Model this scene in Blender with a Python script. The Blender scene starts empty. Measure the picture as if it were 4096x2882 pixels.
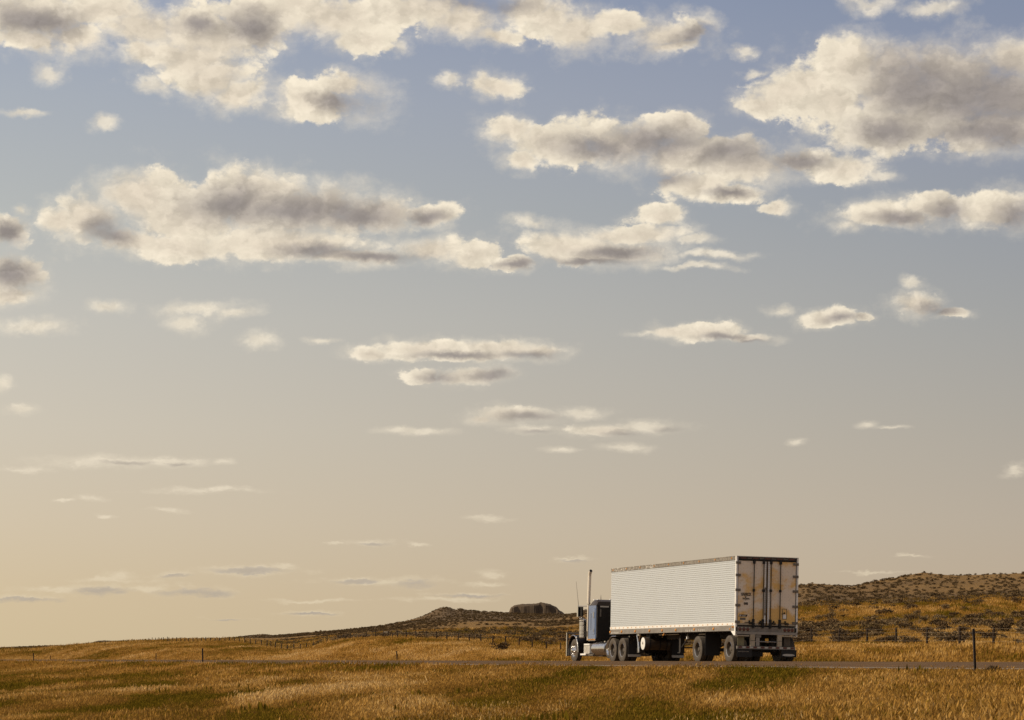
import bpy, math, random
import numpy as np
from mathutils import Vector, Matrix, Euler

random.seed(7)
rng = np.random.default_rng(11)
S = bpy.context.scene
COL = S.collection
R = math.radians

# ------------------------------------------------------------------ camera
EYE = 1.6                 # eye height above the meadow the photographer stands on
FPX, CX, HY = 10041.0, 2048.0, 2636.0     # focal length / centre / horizon of the 4096 px wide picture
cam = bpy.data.cameras.new('camera')
camo = bpy.data.objects.new('camera', cam)
COL.objects.link(camo)
camo.location = (0, 0, EYE)
camo.rotation_euler = (R(90), 0, 0)
cam.sensor_width = 36.0
cam.lens = FPX / 4096 * 36.0
cam.shift_y = (HY - 1441.0) / 4096.0
cam.clip_start = 0.5
cam.clip_end = 40000
S.camera = camo

# ------------------------------------------------------------------ exposure
S.view_settings.view_transform = 'Standard'
S.view_settings.look = 'None'
S.view_settings.exposure = 0.0
S.view_settings.gamma = 1.0
S.view_settings.use_curve_mapping = False
S.render.engine = 'CYCLES'
S.cycles.use_denoising = True
S.cycles.denoiser = 'OPENIMAGEDENOISE'
S.cycles.denoising_input_passes = 'RGB_ALBEDO_NORMAL'
S.cycles.denoising_prefilter = 'ACCURATE'
S.cycles.max_bounces = 5
S.cycles.diffuse_bounces = 2
S.cycles.glossy_bounces = 3
S.cycles.transparent_max_bounces = 8

# ------------------------------------------------------------------ sun
SUN_EL, SUN_AZ = R(30), R(-97)            # azimuth from +Y, positive to the right
SDIR = Vector((math.sin(SUN_AZ) * math.cos(SUN_EL), math.cos(SUN_AZ) * math.cos(SUN_EL), math.sin(SUN_EL)))
sl = bpy.data.lights.new('sun', 'SUN')
sl.energy = 3.9
sl.angle = R(0.5)
sl.color = (1.0, 0.86, 0.66)
so = bpy.data.objects.new('sun', sl)
COL.objects.link(so)
so.rotation_euler = SDIR.to_track_quat('Z', 'Y').to_euler()
so.location = (-60, 10, 60)


# ------------------------------------------------------------------ node helpers
def srgb(r, g, b):
    def f(c):
        c /= 255.0
        return c / 12.92 if c <= 0.04045 else ((c + 0.055) / 1.055) ** 2.4
    return (f(r), f(g), f(b), 1.0)


class NT:
    """small builder: every method returns an output socket"""
    def __init__(self, tree):
        self.t = tree

    def n(self, typ, **kw):
        nd = self.t.nodes.new(typ)
        for k, v in kw.items():
            setattr(nd, k, v)
        return nd

    def put(self, sock, v):
        if v is None:
            return
        if isinstance(v, bpy.types.NodeSocket):
            self.t.links.new(v, sock)
        else:
            sock.default_value = v

    def m(self, op, a, b=None, c=None, clamp=False):
        nd = self.n('ShaderNodeMath', operation=op, use_clamp=clamp)
        for i, v in enumerate((a, b, c)):
            self.put(nd.inputs[i], v)
        return nd.outputs[0]

    def v(self, op, a, b=None, c=None, out='Vector'):
        nd = self.n('ShaderNodeVectorMath', operation=op)
        for i, v in enumerate((a, b, c)):
            self.put(nd.inputs[i], v)
        return nd.outputs[out]

    def xyz(self, x, y, z):
        nd = self.n('ShaderNodeCombineXYZ')
        for i, v in enumerate((x, y, z)):
            self.put(nd.inputs[i], v)
        return nd.outputs[0]

    def sep(self, a):
        nd = self.n('ShaderNodeSeparateXYZ')
        self.put(nd.inputs[0], a)
        return nd.outputs

    def noise(self, vec, scale, detail=4, rough=0.55, dist=0.0, color=False):
        nd = self.n('ShaderNodeTexNoise')
        self.put(nd.inputs['Vector'], vec)
        nd.inputs['Scale'].default_value = scale
        nd.inputs['Detail'].default_value = detail
        nd.inputs['Roughness'].default_value = rough
        nd.inputs['Distortion'].default_value = dist
        return nd.outputs['Color' if color else 'Fac']

    def ss(self, x, a, b, lo=0.0, hi=1.0, kind='SMOOTHSTEP'):
        nd = self.n('ShaderNodeMapRange', interpolation_type=kind)
        nd.clamp = True
        self.put(nd.inputs[0], x)
        self.put(nd.inputs[1], a)
        self.put(nd.inputs[2], b)
        self.put(nd.inputs[3], lo)
        self.put(nd.inputs[4], hi)
        return nd.outputs[0]

    def mix(self, f, a, b, blend='MIX'):
        nd = self.n('ShaderNodeMix', data_type='RGBA', blend_type=blend)
        self.put(nd.inputs[0], f)
        self.put(nd.inputs[6], a)
        self.put(nd.inputs[7], b)
        return nd.outputs[2]

    def ramp(self, f, stops, interp='LINEAR'):
        nd = self.n('ShaderNodeValToRGB')
        self.put(nd.inputs[0], f)
        cr = nd.color_ramp
        cr.interpolation = interp
        while len(cr.elements) > 1:
            cr.elements.remove(cr.elements[-1])
        cr.elements[0].position = stops[0][0]
        cr.elements[0].color = stops[0][1]
        for p, c in stops[1:]:
            e = cr.elements.new(p)
            e.color = c
        return nd.outputs[0]


# ------------------------------------------------------------------ world: sky and clouds
W = bpy.data.worlds.new('World')
S.world = W
W.use_nodes = True
W.node_tree.nodes.clear()
w = NT(W.node_tree)
PXR = 5625.0               # sky unit: 1/5625 of a radian
tc = w.n('ShaderNodeTexCoord').outputs['Generated']
D = w.v('NORMALIZE', tc)
dx, dy, dz = w.sep(D)
el = w.m('ARCSINE', dz)
az = w.m('ARCTAN2', dx, dy)
PX = w.m('MULTIPLY', az, PXR)
PY = w.m('MULTIPLY', el, PXR)
elc = w.m('MAXIMUM', el, 0.0)
# far clouds are seen smaller and flatter: blend a coarse and a fine noise by elevation
hl = w.m('SQRT', w.m('ADD', w.m('MULTIPLY', dx, dx), w.m('ADD', w.m('MULTIPLY', dy, dy), 1e-6)))
hx, hy = w.m('DIVIDE', dx, hl), w.m('DIVIDE', dy, hl)
N_HI = w.xyz(hx, hy, w.m('MULTIPLY', el, 1.35))
N_LO = w.xyz(w.m('MULTIPLY', hx, 2.1), w.m('MULTIPLY', hy, 2.1), w.m('MULTIPLY', el, 5.2))
lo = w.ss(el, 0.03, 0.13, 1.0, 0.0)


def dual(scale, detail, rough, off=(0, 0, 0), color=False):
    a = w.noise(w.v('ADD', N_HI, off), scale, detail, rough, color=color)
    b = w.noise(w.v('ADD', N_LO, off), scale, max(2, detail - 2), rough, color=color)
    if color:
        return w.mix(lo, a, b)
    return w.m('ADD', w.m('MULTIPLY', a, w.m('SUBTRACT', 1.0, lo)), w.m('MULTIPLY', b, lo))


nA = dual(26.0, 5, 0.55, color=True)
nB = dual(66.0, 8, 0.64)
nE = dual(210.0, 5, 0.6, (1.7, 4.2, 9.1), color=True)
nC = dual(30.0, 4, 0.5, (3.1, 7.7, 1.3))
warp = w.v('MULTIPLY', w.v('SUBTRACT', nA, (0.5, 0.5, 0.5)), (150.0, 95.0, 0.0))
wscale = w.ss(elc, 0.0, 0.26, 0.28, 1.0, 'LINEAR')
warp2 = w.v('SCALE', warp, None)
W.node_tree.links.new(wscale, warp2.node.inputs['Scale'])
warp3 = w.v('MULTIPLY', w.v('SUBTRACT', nE, (0.5, 0.5, 0.5)), (34.0, 26.0, 0.0))
warp3 = w.v('SCALE', warp3, None)
W.node_tree.links.new(wscale, warp3.node.inputs['Scale'])
P = w.v('ADD', w.v('ADD', w.xyz(PX, PY, 0.0), warp2), warp3)

SOLID = [
 (240,28,160,48),(600,30,150,46),(420,130,150,72),(660,12,120,38),(905,20,120,44),(985,32,80,40),(1190,18,90,42),(1390,60,80,40),
 (1985,150,120,70),(2230,220,140,80),(1770,212,105,52),(1850,235,125,78),(1930,140,120,66),(2120,160,160,70),
 (90,40,190,75),(180,85,110,45),(60,95,90,26),(330,60,110,60),(450,80,170,90),(470,170,120,62),(530,215,90,42),(560,60,120,60),(320,120,36,40),
 (720,230,140,56),(785,188,85,33),(760,40,180,58),(830,90,90,38),(1040,50,140,50),(1130,80,60,25),
 (1240,40,80,55),(1300,70,110,50),(1480,85,115,45),(1500,112,85,24),(1120,195,72,34),
 (1150,300,76,46),(1250,325,130,55),(1400,315,180,65),(1520,275,95,40),(1560,345,180,60),(1660,375,150,48),(1780,360,110,32),(1880,378,105,36),
 (1560,420,110,36),(1650,440,85,24),(1170,370,46,28),
 (1900,150,145,78),(1800,200,105,60),(1720,232,85,34),(2000,190,160,100),(2120,220,200,110),(2000,290,200,58),(2230,290,190,65),(2255,135,100,58),
 (1990,485,135,38),(2085,460,95,34),(2230,470,130,46),
 (200,490,105,65),(330,445,105,72),(420,480,180,92),(560,455,180,78),(700,475,200,66),(850,475,150,48),(960,482,90,34),(620,550,270,46),(400,550,150,40),
 (800,578,150,26),(130,490,55,42),(280,530,130,35),(15,520,55,42),(36,615,76,46),(20,665,66,26),
 (960,560,100,36),(1060,570,85,36),(1140,592,65,24),
 (1280,548,150,46),(1350,565,190,34),(1420,520,140,30),(1470,478,78,30),(1740,465,46,18),
 (830,797,74,18),(960,787,140,26),(1120,782,130,24),(1220,786,70,18),(1050,797,170,17),(940,841,48,22),(1060,843,108,24),
 (1570,746,125,26),(1680,757,60,16),(1500,746,70,20),(1850,712,74,27),(1930,715,28,11),(2050,688,68,29),(2130,702,48,15),
 (1150,932,102,23),(1080,942,38,13),(1350,967,82,18),
]
FAINT = [
 (100,165,40,26),(235,285,30,18),(70,258,42,9),(340,188,48,22),(900,100,34,25),(1010,185,50,18),(1690,165,30,12),(1560,60,50,28),(1940,8,80,26),(2090,22,90,20),
 (1670,115,30,14),(1960,388,60,16),(1900,505,50,20),(40,470,24,14),(1200,500,70,18),(1560,538,60,13),(1600,572,120,11),
 (440,692,105,24),(425,725,50,26),(525,702,48,13),(235,690,50,17),(90,736,105,20),(590,767,46,24),(712,770,42,7),(2050,643,28,17),(1745,692,36,12),(1450,748,44,9),
 (1300,925,62,15),(1450,957,100,16),(1190,966,60,10),(1400,1005,62,11),(1250,1010,46,8),(925,970,88,10),(1560,600,90,9),
 (230,1033,150,15),(380,1036,110,12),(60,1050,55,9),(500,1037,28,9),(465,1100,138,8),(205,1113,36,8),(140,1120,28,5),(380,1145,44,6),(240,1156,27,5),
 (0,870,32,24),(40,920,40,12),(1090,1165,48,8),(830,1220,55,8),(940,1217,30,6),(1290,1254,48,6),(750,1221,30,4),
 (555,1276,108,10),(640,1270,26,9),(390,1291,48,8),(270,1295,36,12),(240,1323,66,12),(430,1329,96,12),(330,1321,70,10),(60,1339,112,8),
 (780,1301,56,9),(915,1309,60,12),(1105,1288,36,9),(700,1376,62,6),(510,1386,50,5),(1050,1336,84,6),(1785,985,22,9),(1945,951,26,10),(1995,955,42,5),(2285,1050,34,16),
 (2050,1248,42,4),(120,1322,80,7),(850,1306,140,8),(1000,1346,120,6),(560,1281,130,8),(250,1302,90,7),(1090,1311,60,5),(700,1348,110,4),(1180,1370,60,4),(1560,1262,60,3),(1950,1285,70,3),(300,1034,190,11),
]
DARK = [
 (90,50,105,34),(560,58,66,34),(440,58,50,22),(770,228,66,24),(1090,8,100,18),(1540,88,46,24),
 (1500,312,130,40),(1625,340,100,42),(1330,335,80,28),(1500,400,44,18),(1640,437,60,10),(1790,362,66,22),
 (2050,200,105,80),(2180,230,150,90),(2000,295,110,36),(2200,305,150,34),(2010,492,66,20),(2115,472,46,22),(2275,487,56,28),
 (510,460,105,40),(640,478,150,38),(800,484,100,30),(720,566,100,15),(840,577,90,13),(240,522,44,26),(960,484,46,16),
 (14,522,42,28),(30,615,56,36),(1145,594,58,12),(1370,562,76,16),(1310,582,90,10),
 (1020,799,90,8),(1185,796,70,9),(980,845,44,14),(1105,845,58,17),(1620,757,60,9),(1685,766,40,7),(1885,714,38,11),(2100,698,50,12),
 (1195,937,68,12),(1405,976,50,9),(1205,970,40,5),(1505,961,42,7),(280,1037,52,5),(400,1041,32,4),
 (562,1279,84,6),(398,1294,36,4),(235,1327,56,8),(442,1332,82,8),(60,1343,92,5),(792,1304,42,5),(928,1314,46,8),(842,1223,36,4),(1302,1257,36,3),
 (702,1378,52,3),(512,1388,46,3),(1052,1338,72,3),
]


def blobs(lst):
    """1 - r of the nearest of the listed soft clouds, in sky units"""
    acc = None
    for cx, cy, rx, ry in lst:
        X, Y = (cx - 1147.5), (1477.0 - cy)
        a = math.atan2(X, PXR)
        e = math.atan2(Y * math.cos(a), PXR)
        X, Y = a * PXR, e * PXR
        q = w.v('MULTIPLY_ADD', P, (1 / rx, 1 / ry, 0), (-X / rx, -Y / ry, 0))
        d = w.v('DOT_PRODUCT', q, q, out='Value')
        acc = d if acc is None else w.m('MINIMUM', acc, d)
    return w.m('SUBTRACT', 1.0, w.m('SQRT', acc))


MS, MF, MD = blobs(SOLID), blobs(FAINT), blobs(DARK)
# the rest of the sky, outside the view, carries scattered clouds of the same kind
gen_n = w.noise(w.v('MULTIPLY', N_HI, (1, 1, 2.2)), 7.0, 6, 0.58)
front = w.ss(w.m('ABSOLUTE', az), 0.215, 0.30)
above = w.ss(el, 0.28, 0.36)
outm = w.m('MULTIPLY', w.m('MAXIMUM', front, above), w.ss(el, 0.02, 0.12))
gen = w.m('MULTIPLY_ADD', gen_n, 5.0, -2.40)  # unseen cloud cover thickened to brighten the shaded rear doors
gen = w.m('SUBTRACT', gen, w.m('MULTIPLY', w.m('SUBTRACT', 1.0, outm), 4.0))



def billow(off=(0, 0, 0)):
    """rounded cumulus heads: distance to scattered cell centres, two sizes, slightly ruffled"""
    ruff = w.v('ADD', w.v('MULTIPLY', w.v('SUBTRACT', nE, (0.5, 0.5, 0.5)), (0.012, 0.012, 0.012)), w.v('MULTIPLY', w.v('SUBTRACT', nA, (0.5, 0.5, 0.5)), (0.03, 0.03, 0.03)))
    a = w.v('ADD', w.v('ADD', N_HI, ruff), off)
    nd = w.n('ShaderNodeTexVoronoi', voronoi_dimensions='3D', feature='F1')
    nd.normalize = False
    w.put(nd.inputs['Vector'], a)
    nd.inputs['Scale'].default_value = 62.0
    nd.inputs['Detail'].default_value = 2.0
    nd.inputs['Roughness'].default_value = 0.55
    return nd.outputs['Distance']


VB, VB2 = billow(), billow((-0.0035, 0.0, 0.0030))
fb = w.m('SUBTRACT', nB, 0.5)
fv = w.m('SUBTRACT', 0.75, VB)
fc = w.m('SUBTRACT', nC, 0.5)
nz = w.m('ADD', w.m('MULTIPLY_ADD', fv, 0.34, 0.10), w.m('ADD', w.m('MULTIPLY', fb, 0.85), w.m('MULTIPLY', fc, 0.95)))
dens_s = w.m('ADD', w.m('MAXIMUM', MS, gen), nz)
dens_f = w.m('ADD', MF, w.m('MULTIPLY', nz, 1.1))
soft = w.ss(nC, 0.38, 0.62, 0.20, 0.95)
alpha_s = w.ss(dens_s, -0.05, soft)
alpha_f = w.m('MULTIPLY', w.ss(dens_f, -0.05, 0.85), 0.75)
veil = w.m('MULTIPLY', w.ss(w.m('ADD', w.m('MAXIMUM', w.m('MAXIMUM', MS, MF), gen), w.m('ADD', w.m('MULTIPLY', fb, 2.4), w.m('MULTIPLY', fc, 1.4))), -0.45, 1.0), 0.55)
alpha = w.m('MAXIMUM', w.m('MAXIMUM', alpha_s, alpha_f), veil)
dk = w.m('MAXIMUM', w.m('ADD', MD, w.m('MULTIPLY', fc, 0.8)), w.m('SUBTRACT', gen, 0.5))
dark = w.ss(w.m('ADD', w.m('SUBTRACT', dk, w.m('MULTIPLY', fv, 0.14)), w.m('MULTIPLY', fb, 0.16)), -0.72, 0.95)
# soft inner modelling of the lit parts
relief = w.m('MULTIPLY', w.m('SUBTRACT', VB2, VB), 0.30)
relief = w.m('MINIMUM', w.m('MAXIMUM', relief, -0.16), 0.12)
thick = w.ss(w.m('ADD', MS, w.m('MULTIPLY', fc, 1.3)), 0.05, 0.95)
lit = w.mix(thick, srgb(239, 227, 205), srgb(221, 208, 188))
c_cl = w.mix(w.m('MULTIPLY', dark, 0.86), lit, srgb(139, 132, 131))
c_cl = w.mix(1.0, c_cl, w.xyz(*[w.m('ADD', 1.0, relief)] * 3), 'MULTIPLY')

# clear sky: a hazy evening gradient, warmer and paler towards the sun on the left
eln = w.m('DIVIDE', PY, 3000.0)
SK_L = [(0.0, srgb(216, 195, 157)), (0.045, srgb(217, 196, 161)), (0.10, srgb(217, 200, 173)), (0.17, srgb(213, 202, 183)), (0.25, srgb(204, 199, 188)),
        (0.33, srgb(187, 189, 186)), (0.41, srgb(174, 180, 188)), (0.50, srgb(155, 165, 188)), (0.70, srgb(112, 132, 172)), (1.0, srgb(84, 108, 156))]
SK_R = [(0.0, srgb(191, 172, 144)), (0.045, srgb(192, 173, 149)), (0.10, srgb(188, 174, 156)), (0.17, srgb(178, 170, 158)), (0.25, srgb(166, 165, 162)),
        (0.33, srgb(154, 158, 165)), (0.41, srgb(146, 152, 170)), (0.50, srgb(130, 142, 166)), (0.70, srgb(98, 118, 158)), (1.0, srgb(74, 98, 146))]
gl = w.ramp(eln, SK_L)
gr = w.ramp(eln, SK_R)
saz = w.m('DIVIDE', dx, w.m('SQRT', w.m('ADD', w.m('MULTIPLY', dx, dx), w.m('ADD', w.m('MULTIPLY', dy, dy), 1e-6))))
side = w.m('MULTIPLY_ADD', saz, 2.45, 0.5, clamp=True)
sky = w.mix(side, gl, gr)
st = w.n('ShaderNodeTexSky', sky_type='NISHITA')
st.sun_disc = False
st.sun_elevation = SUN_EL
st.sun_rotation = SUN_AZ
st.dust_density = 3.0
st.altitude = 900
nsky = w.v('SCALE', st.outputs[0], None)
nsky.node.inputs['Scale'].default_value = 0.07
sky = w.mix(0.10, sky, nsky)
# distant clouds take the colour of the air in front of them
airf = w.ss(el, 0.015, 0.15, 0.62, 0.0)
c_cl = w.mix(airf, c_cl, w.mix(0.5, sky, srgb(222, 205, 178)))
c_dk = w.mix(w.ss(el, 0.0, 0.075, 0.85, 0.0), c_cl, w.mix(w.m('MULTIPLY', w.ss(MD, -0.5, 0.15), 0.95), srgb(221, 204, 172), srgb(160, 153, 148)))
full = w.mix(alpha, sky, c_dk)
# below the horizon: the colour of the land
full = w.mix(w.ss(el, -0.02, -0.004), srgb(96, 72, 42), full)
bg = w.n('ShaderNodeBackground')
bg.inputs['Strength'].default_value = 1.0
W.node_tree.links.new(full, bg.inputs[0])
wo = w.n('ShaderNodeOutputWorld')
W.node_tree.links.new(bg.outputs[0], wo.inputs[0])
W.cycles.sampling_method = 'MANUAL'
W.cycles.sample_map_resolution = 512


# ------------------------------------------------------------------ material helpers
def mat(name, base, rough=0.6, metal=0.0, noise=None, amount=0.0, dark=None, spec=0.5, coat=0.0, bump=0.0, coords='Object'):
    """noise: scale of a mottling between base and dark"""
    m_ = bpy.data.materials.new(name)
    m_.use_nodes = True
    t = NT(m_.node_tree)
    b = m_.node_tree.nodes['Principled BSDF']
    b.inputs['Roughness'].default_value = rough
    b.inputs['Metallic'].default_value = metal
    b.inputs['Specular IOR Level'].default_value = spec
    b.inputs['Coat Weight'].default_value = coat
    base = tuple(base[:3]) + (1.0,)
    if noise:
        dark = tuple((dark or [c * 0.6 for c in base])[:3]) + (1.0,)
        co = t.n('ShaderNodeTexCoord').outputs[coords]
        n1 = t.noise(co, noise, 6, 0.62)
        f = t.m('MULTIPLY', t.ss(n1, 0.38, 0.66), amount)
        t.put(b.inputs['Base Color'], t.mix(f, base, dark))
        n2 = t.noise(co, noise * 3.1, 4, 0.6)
        t.put(b.inputs['Roughness'], t.ss(n2, 0.3, 0.7, rough * 0.8, min(1.0, rough * 1.25)))
        if bump:
            bp = t.n('ShaderNodeBump')
            bp.inputs['Strength'].default_value = bump
            bp.inputs['Distance'].default_value = 0.02
            t.put(bp.inputs['Height'], n2)
            t.put(b.inputs['Normal'], bp.outputs[0])
    else:
        b.inputs['Base Color'].default_value = base
    return m_


M = {}
M['panel'] = mat('fluted_panel_paint', (0.49, 0.505, 0.505), 0.42, 0.0, 1.2, 0.25, (0.46, 0.47, 0.46))
M['white'] = mat('white_paint', (0.80, 0.77, 0.71), 0.45, 0.0, 3.0, 0.35, (0.58, 0.52, 0.44))
M['alu'] = mat('weathered_aluminium', (0.30, 0.27, 0.235), 0.5, 0.35, 2.2, 0.6, (0.19, 0.165, 0.135))
M['toprail'] = None
M['chrome'] = mat('chrome', (0.82, 0.80, 0.77), 0.12, 1.0)
M['polished'] = mat('polished_aluminium', (0.72, 0.70, 0.67), 0.22, 1.0, 6.0, 0.4, (0.5, 0.48, 0.45))
M['blue'] = mat('blue_paint', (0.115, 0.165, 0.28), 0.3, 0.0, 1.5, 0.3, (0.09, 0.13, 0.22), coat=0.4)
M['black'] = mat('black_paint', (0.012, 0.009, 0.007), 0.45, 0.0, spec=0.25)
M['frame'] = mat('dirty_black_steel', (0.022, 0.017, 0.013), 0.75, 0.0, 5.0, 0.6, (0.045, 0.034, 0.024))
M['rubber'] = mat('dusty_rubber', (0.085, 0.066, 0.047), 0.85, 0.0, 4.0, 0.5, (0.045, 0.035, 0.026))
M['flap'] = mat('mud_flap_rubber', (0.016, 0.013, 0.011), 0.8)
M['amber'] = mat('amber_lens', (0.62, 0.27, 0.05), 0.3)
M['red'] = mat('red_lens', (0.11, 0.028, 0.015), 0.45)
M['redtape'] = mat('red_tape', (0.12, 0.035, 0.022), 0.6)
M['orangetape'] = mat('worn_orange_tape', (0.52, 0.26, 0.10), 0.65, 0.0, 9.0, 0.6, (0.70, 0.58, 0.42))
M['silvertape'] = mat('silver_tape', (0.46, 0.42, 0.36), 0.5)
M['glass'] = mat('dark_glass', (0.012, 0.013, 0.015), 0.06, 0.0, spec=0.7)
M['grey'] = mat('grey_steel', (0.22, 0.195, 0.165), 0.6, 0.3, 4.0, 0.5, (0.12, 0.1, 0.08))
M['tanbox'] = mat('dusty_box_paint', (0.42, 0.35, 0.25), 0.7, 0.0, 3.0, 0.5, (0.3, 0.22, 0.13))
M['ink'] = mat('black_lettering', (0.035, 0.024, 0.017), 0.6)
M['lettergrey'] = mat('grey_lettering', (0.24, 0.20, 0.16), 0.6)
M['rimdark'] = mat('dusty_steel_wheel', (0.13, 0.105, 0.08), 0.55, 0.5, 5.0, 0.5, (0.06, 0.048, 0.036))
M['stack'] = mat('bright_stack_metal', (0.78, 0.70, 0.58), 0.35, 0.25)
M['hinge'] = mat('hinge_steel', (0.17, 0.145, 0.115), 0.55, 0.3, 8.0, 0.5, (0.09, 0.075, 0.06))

# peeling top rail: grey with flaking white tape
m_ = bpy.data.materials.new('peeling_rail')
m_.use_nodes = True
t_ = NT(m_.node_tree)
co = t_.n('ShaderNodeTexCoord').outputs['Object']
n1 = t_.noise(t_.v('MULTIPLY', co, (1.0, 1.0, 2.5)), 5.5, 7, 0.7)
n2 = t_.noise(co, 0.35, 2, 0.5)
f = t_.m('MULTIPLY', t_.ss(t_.m('ADD', n1, t_.m('MULTIPLY', t_.m('SUBTRACT', n2, 0.5), 0.35)), 0.58, 0.66), 0.8)
n3 = t_.noise(co, 7.0, 4, 0.6)
t_.put(m_.node_tree.nodes['Principled BSDF'].inputs['Base Color'], t_.mix(f, t_.mix(t_.ss(n3, 0.35, 0.65), (0.15, 0.13, 0.105, 1), (0.27, 0.235, 0.19, 1)), (0.74, 0.70, 0.62, 1)))
m_.node_tree.nodes['Principled BSDF'].inputs['Roughness'].default_value = 0.5
M['toprail'] = m_

# door skin: grey-white with tan road dust in broad swirls
m_ = bpy.data.materials.new('dusty_door')
m_.use_nodes = True
t_ = NT(m_.node_tree)
co = t_.n('ShaderNodeTexCoord').outputs['Object']
n1 = t_.noise(t_.v('MULTIPLY', co, (1.0, 0.75, 1.0)), 1.15, 3, 0.5, 0.6)
n2 = t_.noise(co, 14.0, 5, 0.65)
x_, y_, z_ = t_.sep(co)
low = t_.ss(z_, 1.5, 2.6, 0.16, -0.04)
f = t_.ss(t_.m('ADD', t_.m('ADD', n1, low), t_.m('MULTIPLY', t_.m('SUBTRACT', n2, 0.5), 0.18)), 0.42, 0.60)
c = t_.mix(f, (0.78, 0.66, 0.52, 1), (0.76, 0.46, 0.14, 1))
c = t_.mix(t_.m('MULTIPLY', t_.ss(n2, 0.5, 0.75), 0.3), c, (0.28, 0.22, 0.16, 1))
t_.put(m_.node_tree.nodes['Principled BSDF'].inputs['Base Color'], c)
m_.node_tree.nodes['Principled BSDF'].inputs['Roughness'].default_value = 0.55
M['door'] = m_


# ------------------------------------------------------------------ mesh helpers
class MB:
    def __init__(self):
        self.v, self.f, self.mi = [], [], []

    def add(self, vs, fs, mi=0):
        o = len(self.v)
        self.v += [tuple(p) for p in vs]
        self.f += [tuple(i + o for i in q) for q in fs]
        self.mi += [mi] * len(fs)
        return self

    def box(self, x0, x1, y0, y1, z0, z1, mi=0):
        x0, x1 = min(x0, x1), max(x0, x1)
        y0, y1 = min(y0, y1), max(y0, y1)
        z0, z1 = min(z0, z1), max(z0, z1)
        vs = [(x0, y0, z0), (x1, y0, z0), (x1, y1, z0), (x0, y1, z0), (x0, y0, z1), (x1, y0, z1), (x1, y1, z1), (x0, y1, z1)]
        return self.add(vs, [(3, 2, 1, 0), (4, 5, 6, 7), (0, 1, 5, 4), (1, 2, 6, 5), (2, 3, 7, 6), (3, 0, 4, 7)], mi)

    def prism(self, poly, axis, a, b, mi=0):
        """poly: 2D outline (ccw seen from +axis); axis 'x' -> (y,z), 'y' -> (x,z), 'z' -> (x,y)"""
        n = len(poly)
        def p3(p, s):
            return {'x': (s, p[0], p[1]), 'y': (p[0], s, p[1]), 'z': (p[0], p[1], s)}[axis]
        vs = [p3(p, a) for p in poly] + [p3(p, b) for p in poly]
        fs = [tuple(range(n))[::-1], tuple(range(n, 2 * n))]
        for i in range(n):
            j = (i + 1) % n
            fs.append((i, j, n + j, n + i))
        return self.add(vs, fs, mi)

    def tube(self, pts, r, n=8, mi=0, caps=True):
        pts = [Vector(p) for p in pts]
        rs = r if isinstance(r, (list, tuple)) else [r] * len(pts)
        vs, fs = [], []
        up = None
        for i, p in enumerate(pts):
            d = (pts[min(i + 1, len(pts) - 1)] - pts[max(i - 1, 0)]).normalized()
            if up is None:
                up = Vector((0, 0, 1)) if abs(d.z) < 0.9 else Vector((1, 0, 0))
            a = d.cross(up).normalized()
            b = a.cross(d).normalized()
            up = b
            for k in range(n):
                an = 2 * math.pi * k / n
                vs.append(p + (a * math.cos(an) + b * math.sin(an)) * rs[i])
        for i in range(len(pts) - 1):
            for k in range(n):
                l = (k + 1) % n
                fs.append((i * n + k, i * n + l, (i + 1) * n + l, (i + 1) * n + k))
        if caps:
            fs.append(tuple(range(n))[::-1])
            fs.append(tuple(range((len(pts) - 1) * n, len(pts) * n)))
        return self.add(vs, fs, mi)

    def lathe(self, prof, c, axis='y', n=28, mi=0):
        """prof: (offset along axis, radius)"""
        vs, fs = [], []
        for a, r in prof:
            for k in range(n):
                an = 2 * math.pi * k / n
                u, v = r * math.cos(an), r * math.sin(an)
                vs.append({'y': (c[0] + u, c[1] + a, c[2] + v), 'x': (c[0] + a, c[1] + u, c[2] + v), 'z': (c[0] + u, c[1] + v, c[2] + a)}[axis])
        for i in range(len(prof) - 1):
            for k in range(n):
                l = (k + 1) % n
                fs.append((i * n + k, (i + 1) * n + k, (i + 1) * n + l, i * n + l))
        if prof[0][1] > 1e-4:
            fs.append(tuple(range(n)))
        if prof[-1][1] > 1e-4:
            fs.append(tuple(range((len(prof) - 1) * n, len(prof) * n))[::-1])
        return self.add(vs, fs, mi)

    def mesh(self, name, mats, smooth=True):
        me = bpy.data.meshes.new(name)
        me.from_pydata(self.v, [], self.f)
        for m in (mats if isinstance(mats, (list, tuple)) else [mats]):
            me.materials.append(m)
        if len(set(self.mi)) > 1:
            me.polygons.foreach_set('material_index', self.mi)
        if smooth:
            me.shade_smooth()
            me.set_sharp_from_angle(angle=R(34))
        me.update()
        return me

    def build(self, name, mats, parent=None, smooth=True, fix=True):
        me = self.mesh(name, mats, smooth)
        if fix:
            import bmesh
            bm = bmesh.new()
            bm.from_mesh(me)
            bmesh.ops.recalc_face_normals(bm, faces=bm.faces)
            bm.to_mesh(me)
            bm.free()
        return link(name, me, parent)


def link(name, me, parent=None, loc=None):
    o = bpy.data.objects.new(name, me)
    COL.objects.link(o)
    if parent is not None:
        o.parent = parent
    if loc is not None:
        o.location = loc
    return o


def tag(o, label=None, cat=None, group=None, kind=None):
    if label:
        o['label'] = label
    if cat:
        o['category'] = cat
    if group:
        o['group'] = group
    if kind:
        o['kind'] = kind
    return o


def empty(name, loc, rot=(0, 0, 0)):
    o = bpy.data.objects.new(name, None)
    o.empty_display_size = 0.3
    COL.objects.link(o)
    o.location = loc
    o.rotation_euler = rot
    return o


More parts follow.
